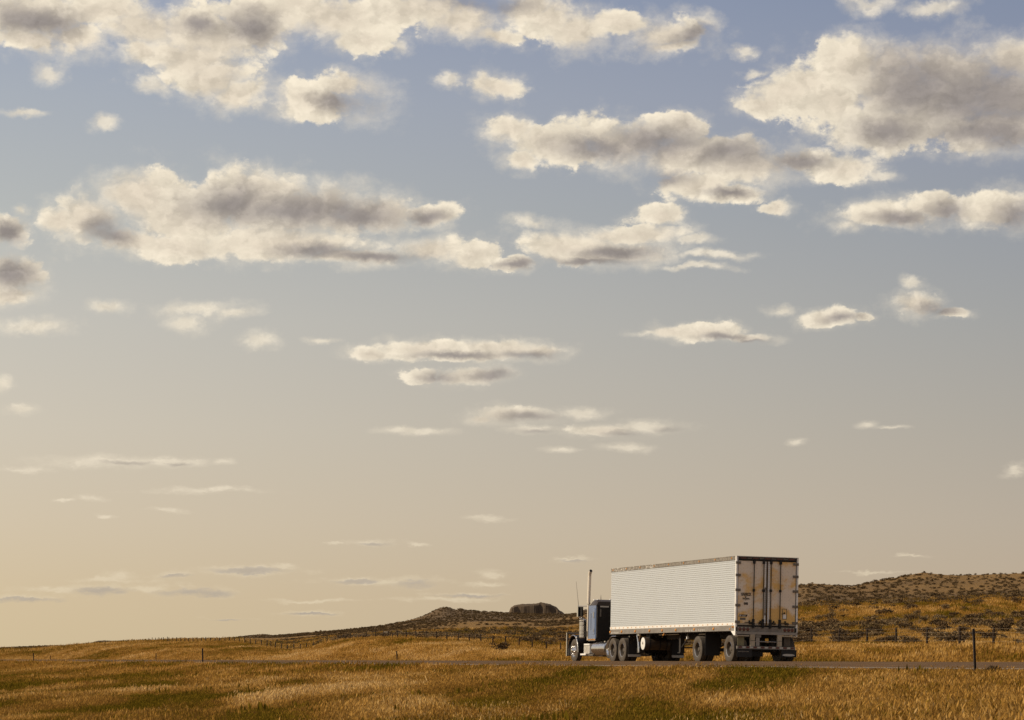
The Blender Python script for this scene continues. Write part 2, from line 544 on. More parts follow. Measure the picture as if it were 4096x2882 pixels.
def text_mesh(name, body, size, material, width=None, extrude=0.0015, bold=0.0):
    cu = bpy.data.curves.new(name, 'FONT')
    cu.body = body
    cu.size = size
    cu.extrude = extrude
    cu.offset = bold
    cu.align_x = 'CENTER'
    cu.align_y = 'CENTER'
    cu.resolution_u = 3
    tmp = bpy.data.objects.new(name, cu)
    COL.objects.link(tmp)
    dg = bpy.context.evaluated_depsgraph_get()
    me = bpy.data.meshes.new_from_object(tmp.evaluated_get(dg))
    COL.objects.unlink(tmp)
    bpy.data.objects.remove(tmp)
    bpy.data.curves.remove(cu)
    me.name = name
    if width:
        xs = [v.co.x for v in me.vertices]
        k = width / (max(xs) - min(xs))
        for v in me.vertices:
            v.co.x *= k
    me.materials.clear()
    me.materials.append(material)
    return me


# ------------------------------------------------------------------ numeric noise for the land
_perm = np.random.default_rng(5).random((256, 256))


def vnoise(x, y):
    xi = np.floor(x).astype(np.int64)
    yi = np.floor(y).astype(np.int64)
    fx, fy = x - xi, y - yi
    fx = fx * fx * (3 - 2 * fx)
    fy = fy * fy * (3 - 2 * fy)
    a = _perm[xi & 255, yi & 255]
    b = _perm[(xi + 1) & 255, yi & 255]
    c = _perm[xi & 255, (yi + 1) & 255]
    d = _perm[(xi + 1) & 255, (yi + 1) & 255]
    return (a * (1 - fx) + b * fx) * (1 - fy) + (c * (1 - fx) + d * fx) * fy


def fbm(x, y, oct=4, gain=0.5):
    s, amp, tot = 0, 1.0, 0
    for i in range(oct):
        s = s + amp * vnoise(x * 2 ** i + 17.3 * i, y * 2 ** i + 9.1 * i)
        tot += amp
        amp *= gain
    return s / tot


def sstep(x, a, b):
    t = np.clip((x - a) / (b - a), 0, 1)
    return t * t * (3 - 2 * t)


# ------------------------------------------------------------------ road frame: t along the road, u across it (towards the camera)
TH = R(17.0)
HEAD = np.array([-math.sin(TH), math.cos(TH)])
NEAR = np.array([-math.cos(TH), -math.sin(TH)])
CORNER = np.array([8.553, 96.49])          # rear near corner of the trailer
CROWN = CORNER + 0.8 * NEAR


def road_tu(X, Y):
    px, py = X - CROWN[0], Y - CROWN[1]
    return px * HEAD[0] + py * HEAD[1], px * NEAR[0] + py * NEAR[1]


def road_xy(t, u):
    return CROWN[0] + t * HEAD[0] + u * NEAR[0], CROWN[1] + t * HEAD[1] + u * NEAR[1]


RU = [-4.75, -3.4, -2.1, -0.8, -0.3, 0.0, 0.3, 1.0, 3.7, 4.4, 4.75]
RZ = [-0.255, -0.200, -0.173, -0.146, -0.112, -0.095, -0.10, -0.125, -0.265, -0.30, -0.325]


def road_z(u):
    return EYE + np.interp(u, RU, RZ)


# far land: for each view direction, (depth, picture row) pairs of the ground, from the verge to the skyline
KN = np.array([-800, 0, 150, 335, 527, 660, 830, 930, 1000, 1100, 1153, 1226, 1317, 1396, 1509, 1680, 1850, 1962, 2076, 2189, 2300, 2700, 3243, 3600, 3972, 4900.])
R1 = [(430,2634),(400,2634),(390,2634),(370,2620),(350,2612),(340,2606),(330,2606),(310,2608),(300,2612),(290,2620),(280,2625),(270,2615),(260,2605),(250,2598),(235,2592),(220,2590),(210,2598),(205,2604),(200,2612),(195,2620),(190,2624),(170,2620),(140,2603),(125,2604),(110,2606),(90,2614)]
R2 = [(600,2620),(560,2616),(520,2628),(540,2587.5),(560,2574),(590,2568),(530,2567.5),(500,2568),(450,2580),(415,2594),(400,2606),(380,2600),(350,2577),(330,2563),(310,2557.5),(300,2557.5),(310,2568),(315,2577),(320,2588),(325,2604),(325,2609),(290,2598),(229,2571),(205,2577),(178,2584),(140,2592)]
R3 = [(800,2608),(760,2605),(740,2602),(760,2588),(800,2575),(820,2570),(760,2567),(700,2567),(640,2572),(590,2580),(570,2584),(560,2576),(540,2562),(540,2556),(540,2549),(540,2547),(520,2548),(510,2550),(505,2552),(500,2556),(480,2556),(410,2532),(315,2512),(285,2512),(255,2520),(215,2530)]
R4 = [(1050,2602),(1050,2600),(1050,2596),(1050,2587),(1050,2575),(1050,2570),(1050,2567),(1050,2560),(1000,2557),(1000,2556),(1000,2553),(1000,2548),(1000,2540),(1000,2533),(1000,2523),(1000,2506),(1000,2490),(980,2488),(960,2490),(950,2496),(900,2496),(700,2458),(520,2432),(500,2424),(480,2404),(450,2398)]
R5 = [(1400,2599),(1400,2598),(1400,2592),(1400,2586),(1400,2577),(1400,2571),(1400,2567),(1400,2556),(1350,2550),(1350,2550),(1350,2546),(1300,2541),(1300,2532),(1300,2525),(1300,2513),(1300,2490),(1300,2468),(1280,2466),(1260,2468),(1250,2470),(1200,2466),(950,2420),(660,2425),(640,2418),(620,2402),(600,2398)]
SKX = [-800,0,72,201,259,335,398,532,647,720,877,958,1049,1100,1110,1226,1362,1509,1623,1668,1708,1740,1753,1775,1790,1809,1821,1843,1872,1928,2019,2100,2245,2300,2500,2700,2900,3050,3189,3252,3343,3404,3447,3512,3590,3664,3699,3729,3794,3859,3968,4096,4400,4900]
SKY_ = [2596,2596,2592,2587,2588,2583,2581,2577,2569,2562,2566,2549,2539.5,2544,2545,2533,2523.5,2509,2489.5,2477,2461,2445,2437.5,2433,2434,2438.5,2444,2438.5,2444,2448,2451.5,2456,2461,2455.5,2430,2405,2385,2365,2352,2342,2349.5,2354,2345,2328,2315,2302,2297.5,2302,2307.5,2309,2306,2303,2318,2330]
SKD_X = [-800,400,1100,1775,2245,2700,3189,3404,3664,4096,4900]
SKD = [1900,1900,1900,1500,1500,1200,880,900,1000,1000,950]


def z_of(Y, py):
    return EYE + (HY - np.asarray(py)) * np.asarray(Y) / FPX


def far_rows(px):
    rows = []
    for rr in (R1, R2, R3, R4, R5):
        d = np.interp(px, KN, [a for a, b in rr])
        p = np.interp(px, KN, [b for a, b in rr])
        if rr is R2 or rr is R1:
            p = p + np.interp(px, [2300, 2700], [4.0, 11.0])
        rows.append((d, z_of(d, p)))
    d = np.interp(px, SKD_X, SKD)
    zz = z_of(d, np.interp(px, SKX, SKY_))
    rows.append((d, zz))
    rows.append((d * 1.35, zz * 0.72))
    rows.append((d * 2.2 + 600, np.full_like(px, 3.0)))
    rows.append((np.full_like(px, 14000.0), np.full_like(px, 1.0)))
    return rows


def ground_z(X, Y, rough=True):
    """height of the land at world points"""
    X = np.asarray(X, float)
    Y = np.asarray(Y, float)
    t, u = road_tu(X, Y)
    r = np.hypot(X, Y)
    azm = np.arctan2(X, Y)
    px = CX + FPX * np.tan(np.clip(azm, -0.29, 0.29))
    rows = far_rows(px)
    # near side: road shoulder falling to the meadow
    zn = EYE + np.interp(u, [4.4, 4.9, 5.4, 6.5, 9, 14, 22, 34, 60], [-0.33, -0.36, -0.44, -0.60, -0.80, -1.02, -1.30, -1.58, -1.62])
    if rough:
        zn = zn + (fbm(X / 9.0, Y / 9.0, 3) - 0.5) * 0.26 * sstep(u, 8, 15) + (fbm(X / 1.6 + 40, Y / 1.6, 2) - 0.5) * 0.08 * sstep(u, 6.5, 9)
    # far side
    D0 = np.minimum(rows[0][0] * 0.8, 60.0)
    zf = np.full_like(r, EYE - 0.2)
    pd, pz = D0, np.full_like(r, EYE - 0.2)
    for d, zz in rows:
        k = np.clip((r - pd) / np.maximum(d - pd, 1e-3), 0, 1)
        kk = k * 0.35 + (k * k * (3 - 2 * k)) * 0.65
        zf = np.where(r >= pd, pz + (zz - pz) * kk, zf)
        pd, pz = d, zz
    zf = np.where(r >= pd, pz, zf)
    if rough:
        amp = np.interp(r, [100, 250, 600, 1100, 3000], [0.15, 0.35, 0.9, 1.5, 3.0])
        wl = np.interp(r, [100, 300, 1200, 3000], [14, 22, 60, 150])
        zf = zf + (fbm(X / 17.0, Y / 17.0, 4) - 0.5) * amp * 0.6 + (fbm(X / 75.0, Y / 75.0, 3) - 0.5) * amp
    kf = sstep(-u, 11.0, 24.0)
    zs = EYE - 0.275 - 0.30 * sstep(-u, 4.9, 7.0)
    zfar = zs + (zf - zs) * kf
    z = np.where(u > 0, zn, zfar)
    onroad = 1 - sstep(np.abs(u), 4.35, 4.9)
    return np.where(np.abs(u) < 4.9, road_z(np.clip(u, -4.75, 4.75)) - 0.02 - 0.3 * onroad, z)


def sage_density(X, Y):
    """0..1 cover of sagebrush"""
    r = np.hypot(X, Y)
    px = CX + FPX * np.tan(np.clip(np.arctan2(X, Y), -0.29, 0.29))
    t, u = road_tu(X, Y)
    fence = np.interp(px, KN, [a for a, b in R2])
    n1 = fbm(X / 38.0 + 3, Y / 60.0 + 8, 4)
    n2 = fbm(X / 160.0 + 31, Y / 260.0 + 2, 4)
    right = sstep(px, 2400, 3100)
    near_r = sstep(r, fence + 3, fence + 14) * (1 - sstep(r, 325, 375)) * np.clip(0.25 + 2.4 * (n1 - 0.36), 0, 1)
    band = 0.10 * sstep(r, 350, 400) + np.clip((n1 - 0.55) * 3, 0, 0.5) * sstep(r, 350, 400)
    hill = sstep(r, 560, 640) * (1 - 0.72 * sstep(r, 820, 880)) * np.clip(0.35 + 2.6 * (n2 - 0.38), 0.1, 1)
    dr = np.maximum(near_r, np.maximum(np.where(r < 560, band, 0), hill))
    dl = sstep(px, 700, 950) * sstep(r, fence + 12, fence + 60) * np.clip(0.12 + 2.2 * (n1 - 0.42) + 1.2 * (n2 - 0.45), 0, 1)
    dl = np.where(r > 900, np.clip(0.55 + 1.8 * (n2 - 0.5) + 1.2 * (n1 - 0.5), 0.05, 1), dl)
    dl = np.where((r > 1180) & (px > 1600) & (px < 1960), np.maximum(dl, 0.9 * sstep(px, 1620, 1700) * (1 - sstep(px, 1880, 1950))), dl)
    return np.where(u < -8, dl * (1 - right) + dr * right, 0)


def green_mask(X, Y):
    """greener grass in the hollow of the meadow and on the bank beyond the road"""
    t, u = road_tu(X, Y)
    n = 0.5 * fbm((X - Y / 9.0) / 4.5 + 5, Y / 24.0 + 2, 4) + 0.5 * fbm((X - Y / 9.0) / 1.6 + 15, Y / 9.0 + 2, 3)
    g = sstep(u, 9, 17) * (1 - sstep(X, -1.5, 6)) * np.clip(0.30 + 6.0 * (n - 0.44), 0, 1)
    g2 = sstep(u, 17, 22) * sstep(X, -1, 4) * np.clip(5.0 * (n - 0.56), 0, 0.5)
    px = CX + FPX * X / np.maximum(Y, 1)
    g3 = np.where((u < -8) & (px > 820) & (px < 1120) & (Y > 300) & (Y < 480), 0.7 * np.clip(4 * (n - 0.35), 0, 1), 0)
    return np.clip(np.maximum(np.maximum(g, g2), g3), 0, 1)


# ------------------------------------------------------------------ ground sheet (polar grid round the camera)
def ring():
    a = [np.linspace(-0.28, 0.28, 430)]
    a.append(np.linspace(0.30, math.pi, 70))
    a.append(np.linspace(-math.pi, -0.30, 70)[1:])
    return np.sort(np.concatenate(a))


AZ = ring()
RR = np.concatenate([np.geomspace(1.5, 36, 22), np.arange(37, 130, 0.75), np.geomspace(130, 620, 170)[0:], np.geomspace(626, 2400, 130), np.geomspace(2500, 16000, 22)])
A2, R2D = np.meshgrid(AZ, RR)
GX, GY = R2D * np.sin(A2), R2D * np.cos(A2)
GZ = ground_z(GX, GY)
nr, na = GX.shape
gv = np.stack([GX, GY, GZ], -1).reshape(-1, 3)
gv = np.vstack([gv, [[0, 0, float(GZ[0].mean())]]])
ii, jj = np.meshgrid(np.arange(nr - 1), np.arange(na), indexing='ij')
j2 = (jj + 1) % na
quads = np.stack([ii * na + jj, ii * na + j2, (ii + 1) * na + j2, (ii + 1) * na + jj], -1).reshape(-1, 4)[:, ::-1]
me = bpy.data.meshes.new('ground')
nq = len(quads)
tri0 = np.array([[nr * na, (k + 1) % na, k] for k in range(na)])[:, ::-1]
me.vertices.add(len(gv))
me.vertices.foreach_set('co', gv.ravel().astype(np.float32))
loops = np.concatenate([quads.ravel(), tri0.ravel()]).astype(np.int32)
me.loops.add(len(loops))
me.loops.foreach_set('vertex_index', loops)
me.polygons.add(nq + na)
ls = np.concatenate([np.arange(nq) * 4, nq * 4 + np.arange(na) * 3]).astype(np.int32)
me.polygons.foreach_set('loop_start', ls)
me.update(calc_edges=True)
me.validate()
sd = np.append(sage_density(GX, GY).ravel(), 0).astype(np.float32)
gm = np.append(green_mask(GX, GY).ravel(), 0).astype(np.float32)
far_ = np.append(sstep(R2D, 230, 700).ravel(), 0).astype(np.float32)  # mutes the ground colour with distance from the camera
for nm, arr in (('sage', sd), ('green', gm), ('far_muted', far_)):
    at = me.attributes.new(nm, 'FLOAT', 'POINT')
    at.data.foreach_set('value', arr)
me.shade_smooth()

gmat = bpy.data.materials.new('dry_ground')
gmat.use_nodes = True
t_ = NT(gmat.node_tree)
b_ = gmat.node_tree.nodes['Principled BSDF']
co = t_.n('ShaderNodeTexCoord').outputs['Object']
pos2 = t_.v('MULTIPLY', co, (1, 1, 0.2))
big = t_.noise(pos2, 0.045, 6, 0.65)
mid = t_.noise(pos2, 0.35, 6, 0.7)
fine = t_.noise(pos2, 2.2, 5, 0.7)
ats = t_.n('ShaderNodeAttribute', attribute_name='sage').outputs['Fac']
atg = t_.n('ShaderNodeAttribute', attribute_name='green').outputs['Fac']
gold = t_.mix(t_.ss(mid, 0.35, 0.65), (0.34, 0.175, 0.032, 1), (0.48, 0.27, 0.066, 1))
gold = t_.mix(t_.m('MULTIPLY', t_.ss(big, 0.45, 0.7), 0.55), gold, (0.26, 0.13, 0.026, 1))
gold = t_.mix(t_.m('MULTIPLY', t_.ss(fine, 0.5, 0.8), 0.5), gold, (0.20, 0.10, 0.024, 1))
grn = t_.mix(fine, (0.11, 0.078, 0.009, 1), (0.18, 0.115, 0.014, 1))
att = t_.n('ShaderNodeAttribute', attribute_name='far_muted').outputs['Fac']
gold = t_.mix(t_.m('MULTIPLY', att, 0.8), gold, t_.mix(mid, (0.15, 0.088, 0.034, 1), (0.25, 0.15, 0.058, 1)))
base = t_.mix(atg, gold, grn)
sagec = t_.mix(mid, (0.085, 0.058, 0.033, 1), (0.15, 0.10, 0.055, 1))
base = t_.mix(t_.ss(t_.m('ADD', ats, t_.m('MULTIPLY', t_.m('SUBTRACT', mid, 0.5), 0.9)), 0.15, 0.75, 0.0, 0.85), base, sagec)
t_.put(b_.inputs['Base Color'], base)
b_.inputs['Roughness'].default_value = 0.95
b_.inputs['Specular IOR Level'].default_value = 0.1
bp = t_.n('ShaderNodeBump')
bp.inputs['Strength'].default_value = 0.8
bp.inputs['Distance'].default_value = 0.35
t_.put(bp.inputs['Height'], t_.m('ADD', fine, mid))
t_.put(b_.inputs['Normal'], bp.outputs[0])
me.materials.append(gmat)
ground = link('ground', me)
tag(ground, 'dry golden rangeland rolling up to low brown hills', kind='structure')

# distant rocky buttes: own solid hills behind the skyline
rock = mat('dark_rock', (0.115, 0.082, 0.052), 0.95, 0, 0.09, 0.8, (0.06, 0.044, 0.03), spec=0.1, bump=0.6)


def butte(name, pts, Y, depth, label):
    """pts: (picture column, row) along the top edge; a closed flat-topped hill with steep flanks"""
    vs, fs = [], []
    n = len(pts)
    prof = [(-1.0, 0.0), (-0.82, 0.35), (-0.62, 0.72), (-0.5, 0.96), (-0.3, 1.0), (0.3, 1.0), (0.55, 0.9), (1.0, 0.0)]
    xs = np.interp(np.linspace(0, n - 1, 70), np.arange(n), [p[0] for p in pts])
    ys = np.interp(np.linspace(0, n - 1, 70), np.arange(n), [p[1] for p in pts])
    zb = 4.0
    for i, (x, y) in enumerate(zip(xs, ys)):
        X = (x - CX) * Y / FPX
        zt = float(z_of(Y, y))
        edge = min(1.0, 0.25 + min(i, 69 - i) / 7.0)
        for k, (a, h) in enumerate(prof):
            j = 2.0 * (float(fbm(np.array([i * 0.3 + 7]), np.array([k * 0.8 + Y]), 3)[0]) - 0.5)
            gul = 0.30 * (float(fbm(np.array([i * 0.16 + k * 0.05 + Y]), np.array([k * 0.35]), 4)[0]) - 0.5) if k in (1, 2, 3) else 0
            vs.append((X, Y + (a + gul) * depth * edge + j * 1.2, zb + (zt - zb) * h + (j * 0.7 if 0 < k < 7 else 0)))
    m = len(prof)
    for i in range(len(xs) - 1):
        for k in range(m - 1):
            fs.append((i * m + k, (i + 1) * m + k, (i + 1) * m + k + 1, i * m + k + 1))
    fs.append(tuple(range(m)))
    fs.append(tuple(range((len(xs) - 1) * m, len(xs) * m)))
    o = MB().add(vs, fs).build(name, rock, smooth=False)
    return tag(o, label, kind='structure')


butte('butte', [(2015, 2470), (2036, 2448), (2044, 2430), (2056, 2423), (2090, 2419), (2130, 2417), (2155, 2412), (2175, 2412.5), (2200, 2418), (2222, 2429), (2240, 2444), (2258, 2458), (2275, 2475)], 1900, 22, 'dark flat-topped rock butte on the skyline left of the truck')
butte('butte', [(2308, 2470), (2318, 2452), (2328, 2443), (2340, 2439.5), (2356, 2441), (2375, 2455), (2390, 2475)], 1950, 14, 'small dark rock knob on the skyline behind the truck cab')
butte('mesa', [(320, 2590), (352, 2580), (375, 2570), (398, 2563.5), (440, 2564), (487, 2563), (517, 2565), (530, 2571), (545, 2585)], 2600, 26, 'low flat dark mesa on the far left skyline')

# ------------------------------------------------------------------ road
asph = bpy.data.materials.new('worn_asphalt')
asph.use_nodes = True
t_ = NT(asph.node_tree)
b_ = asph.node_tree.nodes['Principled BSDF']
co = t_.n('ShaderNodeTexCoord').outputs['Object']
n1 = t_.noise(co, 0.6, 5, 0.6)
n2 = t_.noise(co, 35.0, 3, 0.7)
n3 = t_.noise(t_.v('MULTIPLY', co, (0.12, 2.2, 1)), 1.0, 4, 0.6)
c = t_.mix(t_.ss(n1, 0.3, 0.7), (0.125, 0.072, 0.035, 1), (0.155, 0.092, 0.046, 1))
c = t_.mix(t_.m('MULTIPLY', t_.ss(n3, 0.45, 0.7), 0.4), c, (0.085, 0.06, 0.042, 1))
c = t_.mix(t_.m('MULTIPLY', t_.ss(n2, 0.5, 0.8), 0.35), c, (0.2, 0.15, 0.105, 1))
t_.put(b_.inputs['Base Color'], c)
b_.inputs['Roughness'].default_value = 0.9
b_.inputs['Specular IOR Level'].default_value = 0.03


def strip(name, us, t0, t1, dt, lift, material, gaps=None, skirt=False, zfun=None):
    vs, fs = [], []
    ts = np.arange(t0, t1 + dt, dt)
    n = len(us)
    for i, t in enumerate(ts):
        for u in us:
            vs.append((t, u, float(road_z(u)) + lift))
        if skirt:
            vs.append((t, us[-1] + 0.02, float(road_z(us[-1])) - 0.45))
            vs.append((t, us[0] - 0.02, float(road_z(us[0])) - 0.45))
    m = n + (2 if skirt else 0)
    for i in range(len(ts) - 1):
        if gaps and not gaps(ts[i]):
            continue
        for k in range(n - 1):
            fs.append((i * m + k, (i + 1) * m + k, (i + 1) * m + k + 1, i * m + k + 1))
        if skirt:
            fs.append((i * m + n - 1, (i + 1) * m + n - 1, (i + 1) * m + n, i * m + n))
            fs.append((i * m + n + 1, (i + 1) * m + n + 1, (i + 1) * m, i * m))
    b = MB()
    b.v, b.f, b.mi = vs, fs, [0] * len(fs)
    o = b.build(name, material, smooth=True, fix=False)
    return o


ROADROT = math.pi / 2 + TH
road = strip('road', sorted(set([round(x, 3) for x in np.linspace(-4.75, 4.75, 20)] + RU)), -150, 1300, 2.5, 0.0, asph, skirt=True)
tag(road, 'narrow brown-grey asphalt highway crossing the picture', kind='structure')
wpaint = mat('worn_white_road_paint', (0.62, 0.56, 0.44), 0.8, 0, 1.3, 0.6, (0.30, 0.24, 0.16))
ypaint = mat('worn_yellow_road_paint', (0.42, 0.26, 0.07), 0.8, 0, 1.3, 0.7, (0.16, 0.11, 0.065))
l1 = strip('edge_line', [3.66, 3.78], -150, 1300, 2.5, 0.006, wpaint)
l2 = strip('edge_line', [-3.78, -3.66], -150, 1300, 2.5, 0.006, wpaint)
l3 = strip('centre_line', [-0.06, 0.06], -150, 700, 3.05, 0.007, ypaint, gaps=lambda t: int(round((t + 150) / 3.05)) % 4 == 0)
for o in (road, l1, l2, l3):
    o.rotation_euler = (0, 0, ROADROT)
    o.location = (CROWN[0], CROWN[1], 0)
# the strip frame is x along the road, y towards the camera (left of travel)
for o in (l1, l2, l3):
    o.parent = road
    o.location = (0, 0, 0)
    o.rotation_euler = (0, 0, 0)

# ------------------------------------------------------------------ truck frame
LEAN = R(1.17)
mid_xy = CORNER - 1.295 * NEAR
ZG = EYE - 0.172
def rig(name):
    return empty(name, (mid_xy[0], mid_xy[1], ZG), (LEAN, 0, ROADROT))


# wheels --------------------------------------------------------------
def tyre_mesh(name, rad, wid, rim_r):
    h = wid / 2
    p = [(-h * 0.80, rim_r), (-h * 0.98, rim_r + 0.04), (-h, rad - 0.11), (-h * 0.93, rad - 0.03), (-h * 0.80, rad)]
    q = []
    for k in range(5):     # four grooves round the tread
        x = -h * 0.72 + k * h * 1.44 / 4
        q += [(x - 0.012, rad), (x - 0.008, rad - 0.012), (x + 0.008, rad - 0.012), (x + 0.012, rad)]
    p = p + q + [(-a, r) for a, r in p[::-1]]
    b = MB()
    b.lathe(p, (0, 0, 0), 'y', 36)
    b.f = b.f[:-2]
    b.mi = b.mi[:-2]
    return b.mesh(name, M['rubber'])


def rim_mesh(name, rim_r, outer, material, dish):
    """outer: y of the rim lip; dish: how far the disc sits inside the lip"""
    b = MB()
    prof = [(outer - 0.16, rim_r * 0.99), (outer - 0.01, rim_r * 1.0), (outer + 0.012, rim_r * 0.985), (outer + 0.004, rim_r * 0.93), (outer - 0.03, rim_r * 0.88),
            (outer - dish, rim_r * 0.80), (outer - dish - 0.005, rim_r * 0.52), (outer - dish + 0.012, rim_r * 0.40), (outer - dish + 0.03, rim_r * 0.36)]
    hub = outer - dish + 0.11
    prof += [(hub - 0.03, rim_r * 0.33), (hub, rim_r * 0.27), (hub + 0.005, 0.0)]
    b.lathe(prof, (0, 0, 0), 'y', 32)
    for k in range(10):
        an = 2 * math.pi * k / 10
        c = (rim_r * 0.60 * math.cos(an), 0, rim_r * 0.60 * math.sin(an))
        b.lathe([(outer - dish - 0.01, 0.022), (outer - dish + 0.045, 0.02), (outer - dish + 0.06, 0.0)], c, 'y', 8)
    for k in range(5):     # dark hand holes as short sunken wells
        pass
    return b.mesh(name, material)


TY = tyre_mesh('tyre', 0.525, 0.27, 0.295)
TYS = tyre_mesh('tyre', 0.405, 0.25, 0.265)
RIM_DUAL = rim_mesh('wheel', 0.295, 0.10, M['rimdark'], 0.15)
LIP = MB().lathe([(0.095, 0.275), (0.118, 0.285), (0.12, 0.296), (0.108, 0.305)], (0, 0, 0), 'y', 32)
LIP.f = LIP.f[:-2]
LIP.mi = LIP.mi[:-2]
LIP = LIP.mesh('rim_lip', M['polished'])
RIM_PLAIN = rim_mesh('wheel', 0.295, 0.10, M['grey'], 0.15)
RIM_STEER = rim_mesh('wheel', 0.295, 0.11, M['chrome'], -0.02)
RIM_PUSH = rim_mesh('wheel', 0.265, 0.10, M['chrome'], 0.09)
MUDGREY = None


def wheel(parent, x, y, z, rim, tyre, flip=False, rotz=0.0):
    o = link('wheel', rim, parent, (x, y, z))
    o.rotation_euler = (0, random.uniform(0, 6.28), (math.pi if flip else 0) + rotz)
    t = link('tyre', tyre, o)
    if rim is RIM_DUAL:
        link('rim_lip', LIP, o)
    return o


def duals(parent, x, z=0.525):
    wheel(parent, x, 1.155, z, RIM_DUAL, TY)
    wheel(parent, x, 0.84, z, RIM_PLAIN, TY, True)
    wheel(parent, x, -1.155, z, RIM_DUAL, TY, True)
    wheel(parent, x, -0.84, z, RIM_PLAIN, TY)
    b = MB()
    b.tube([(x, -0.98, z), (x, 0.98, z)], 0.075, 10)
    b.lathe([(-0.08, 0.20), (0.08, 0.20)], (x, 0.60, z), 'y', 16)
    b.lathe([(-0.08, 0.20), (0.08, 0.20)], (x, -0.60, z), 'y', 16)
    b.build('axle', M['frame'], parent)


# ================================================================== TRAILER
LT = 14.63
T = rig('semi_trailer')
tag(T, 'long white fluted box trailer with dusty tan rear doors coupled to the blue tractor', 'trailer')


def corrugated(side):
    n = 30
    z0, z1 = 1.545, 3.945
    p = (z1 - z0) / n
    prof = []
    for i in range(n):
        a = z0 + i * p
        prof += [(-0.004, a), (-0.004, a + p * 0.22), (0.014, a + p * 0.34), (0.019, a + p * 0.62), (0.015, a + p * 0.90)]
    prof.append((0.0, z1))
    xs = [0.10, LT - 0.03]
    vs, fs = [], []
    for x in xs:
        for d, z in prof:
            vs.append((x, side * (1.262 + d), z))
    m = len(prof)
    for k in range(m - 1):
        fs.append((k, k + 1, m + k + 1, m + k) if side < 0 else (k, m + k, m + k + 1, k + 1))
    b = MB().add(vs, fs)
    b.box(xs[0], xs[1], side * 1.20, side * 1.2605, z0, z1)
    return b


for s in (1, -1):
    corrugated(s).build('side_panel', M['panel'], T, fix=False)
    rail = MB().box(0.10, LT, s * 1.23, s * 1.287, 3.947, 4.085).box(0.10, LT, s * 1.22, s * 1.295, 4.087, 4.11).box(0.10, LT, s * 1.23, s * 1.293, 3.955, 3.975).build('top_rail', M['toprail'], T)
    MB().box(0.10, LT, s * 1.22, s * 1.284, 1.431, 1.543).build('tape_strip', M['white'], T)
    br = MB().box(0.10, LT, s * 1.18, s * 1.276, 1.335, 1.429).box(0.10, LT, s * 1.18, s * 1.290, 1.235, 1.333).box(0.10, LT, s * 1.05, s * 1.295, 1.222, 1.233)
    br.build('bottom_rail', M['alu'], T)
    # worn rectangular reflectors along the strip
    pl = MB().box(-0.05, 0.05, -0.002, 0.003, -0.022, 0.022).mesh('reflector', M['orangetape'], False)
    pl2 = MB().box(-0.075, 0.035, -0.002, 0.003, -0.026, 0.022).box(-0.12, -0.076, -0.002, 0.003, 0.0, 0.022).mesh('reflector', M['orangetape'], False)
    nrf = 28
    for k in range(nrf):
        o = link('reflector', pl2 if (k * 7) % 5 == 1 else pl, T, (0.30 + k * (LT - 0.5) / (nrf - 1), s * 1.287, 1.487 + random.uniform(-0.004, 0.004)))
    # domed marker lamps on the lower rail
    dome = MB().lathe([(0.0, 0.062), (0.018, 0.058), (0.04, 0.04), (0.048, 0.0)] if s > 0 else [(0.0, 0.062), (-0.018, 0.058), (-0.04, 0.04), (-0.048, 0.0)], (0, 0, 0), 'y', 14).mesh('marker_lamp', M['amber'])
    for x in (14.55, 13.05, 11.32, 9.55, 8.03, 6.43, 4.35, 2.25):
        link('marker_lamp', dome, T, (x, s * 1.290, 1.318))
    sm = MB().lathe([(0.0, 0.036), (s * 0.02, 0.032), (s * 0.03, 0.0)], (0, 0, 0), 'y', 12).mesh('marker_lamp', M['amber'])
    for x, z in ((0.55, 1.30), (0.30, 1.375), (0.16, 1.365)):
        link('marker_lamp', sm, T, (x, s * 1.290, z))
    for k in range(9):
        link('marker_lamp', sm, T, (0.5 + k * (LT - 0.8) / 8, s * 1.2875, 4.035))
    # punched rows of pale dashes
    for (xa, xb, step) in ((13.45, 14.40, 0.105), (3.25, 5.35, 0.20)):
        b = MB()
        x = xa
        while x < xb:
            for z in (1.262, 1.302):
                wd = random.choice((0.03, 0.05, 0.06)) * (1.4 if step > 0.15 else 1)
                b.box(x, x + wd, s * 1.2905, s * 1.2935, z - 0.009, z + 0.009)
            x += step
        b.build('row_of_dashes', M['white'], T, smooth=False)['kind'] = 'stuff'
    # the tail of the lower rail
    MB().prism([(0.10, 1.221), (0.46, 1.221), (0.16, 1.05), (0.10, 1.05)], 'y', s * 1.20, s * 1.292).build('gusset', M['white'], T, smooth=False)
MB().box(0.10, LT, -1.219, 1.219, 4.06, 4.105).build('roof', M['white'], T, smooth=False)
MB().box(LT - 0.029, LT + 0.02, -1.255, 1.255, 1.25, 4.05).build('front_wall', M['white'], T, smooth=False)
MB().box(0.10, LT - 0.05, -1.17, 1.17, 1.26, 1.42).build('floor', M['frame'], T, smooth=False)
# front corner post and reefer unit hump on the front wall
MB().box(LT + 0.021, LT + 0.34, -0.95, 0.95, 2.2, 3.9).build('cooling_unit', M['white'], T, smooth=False)

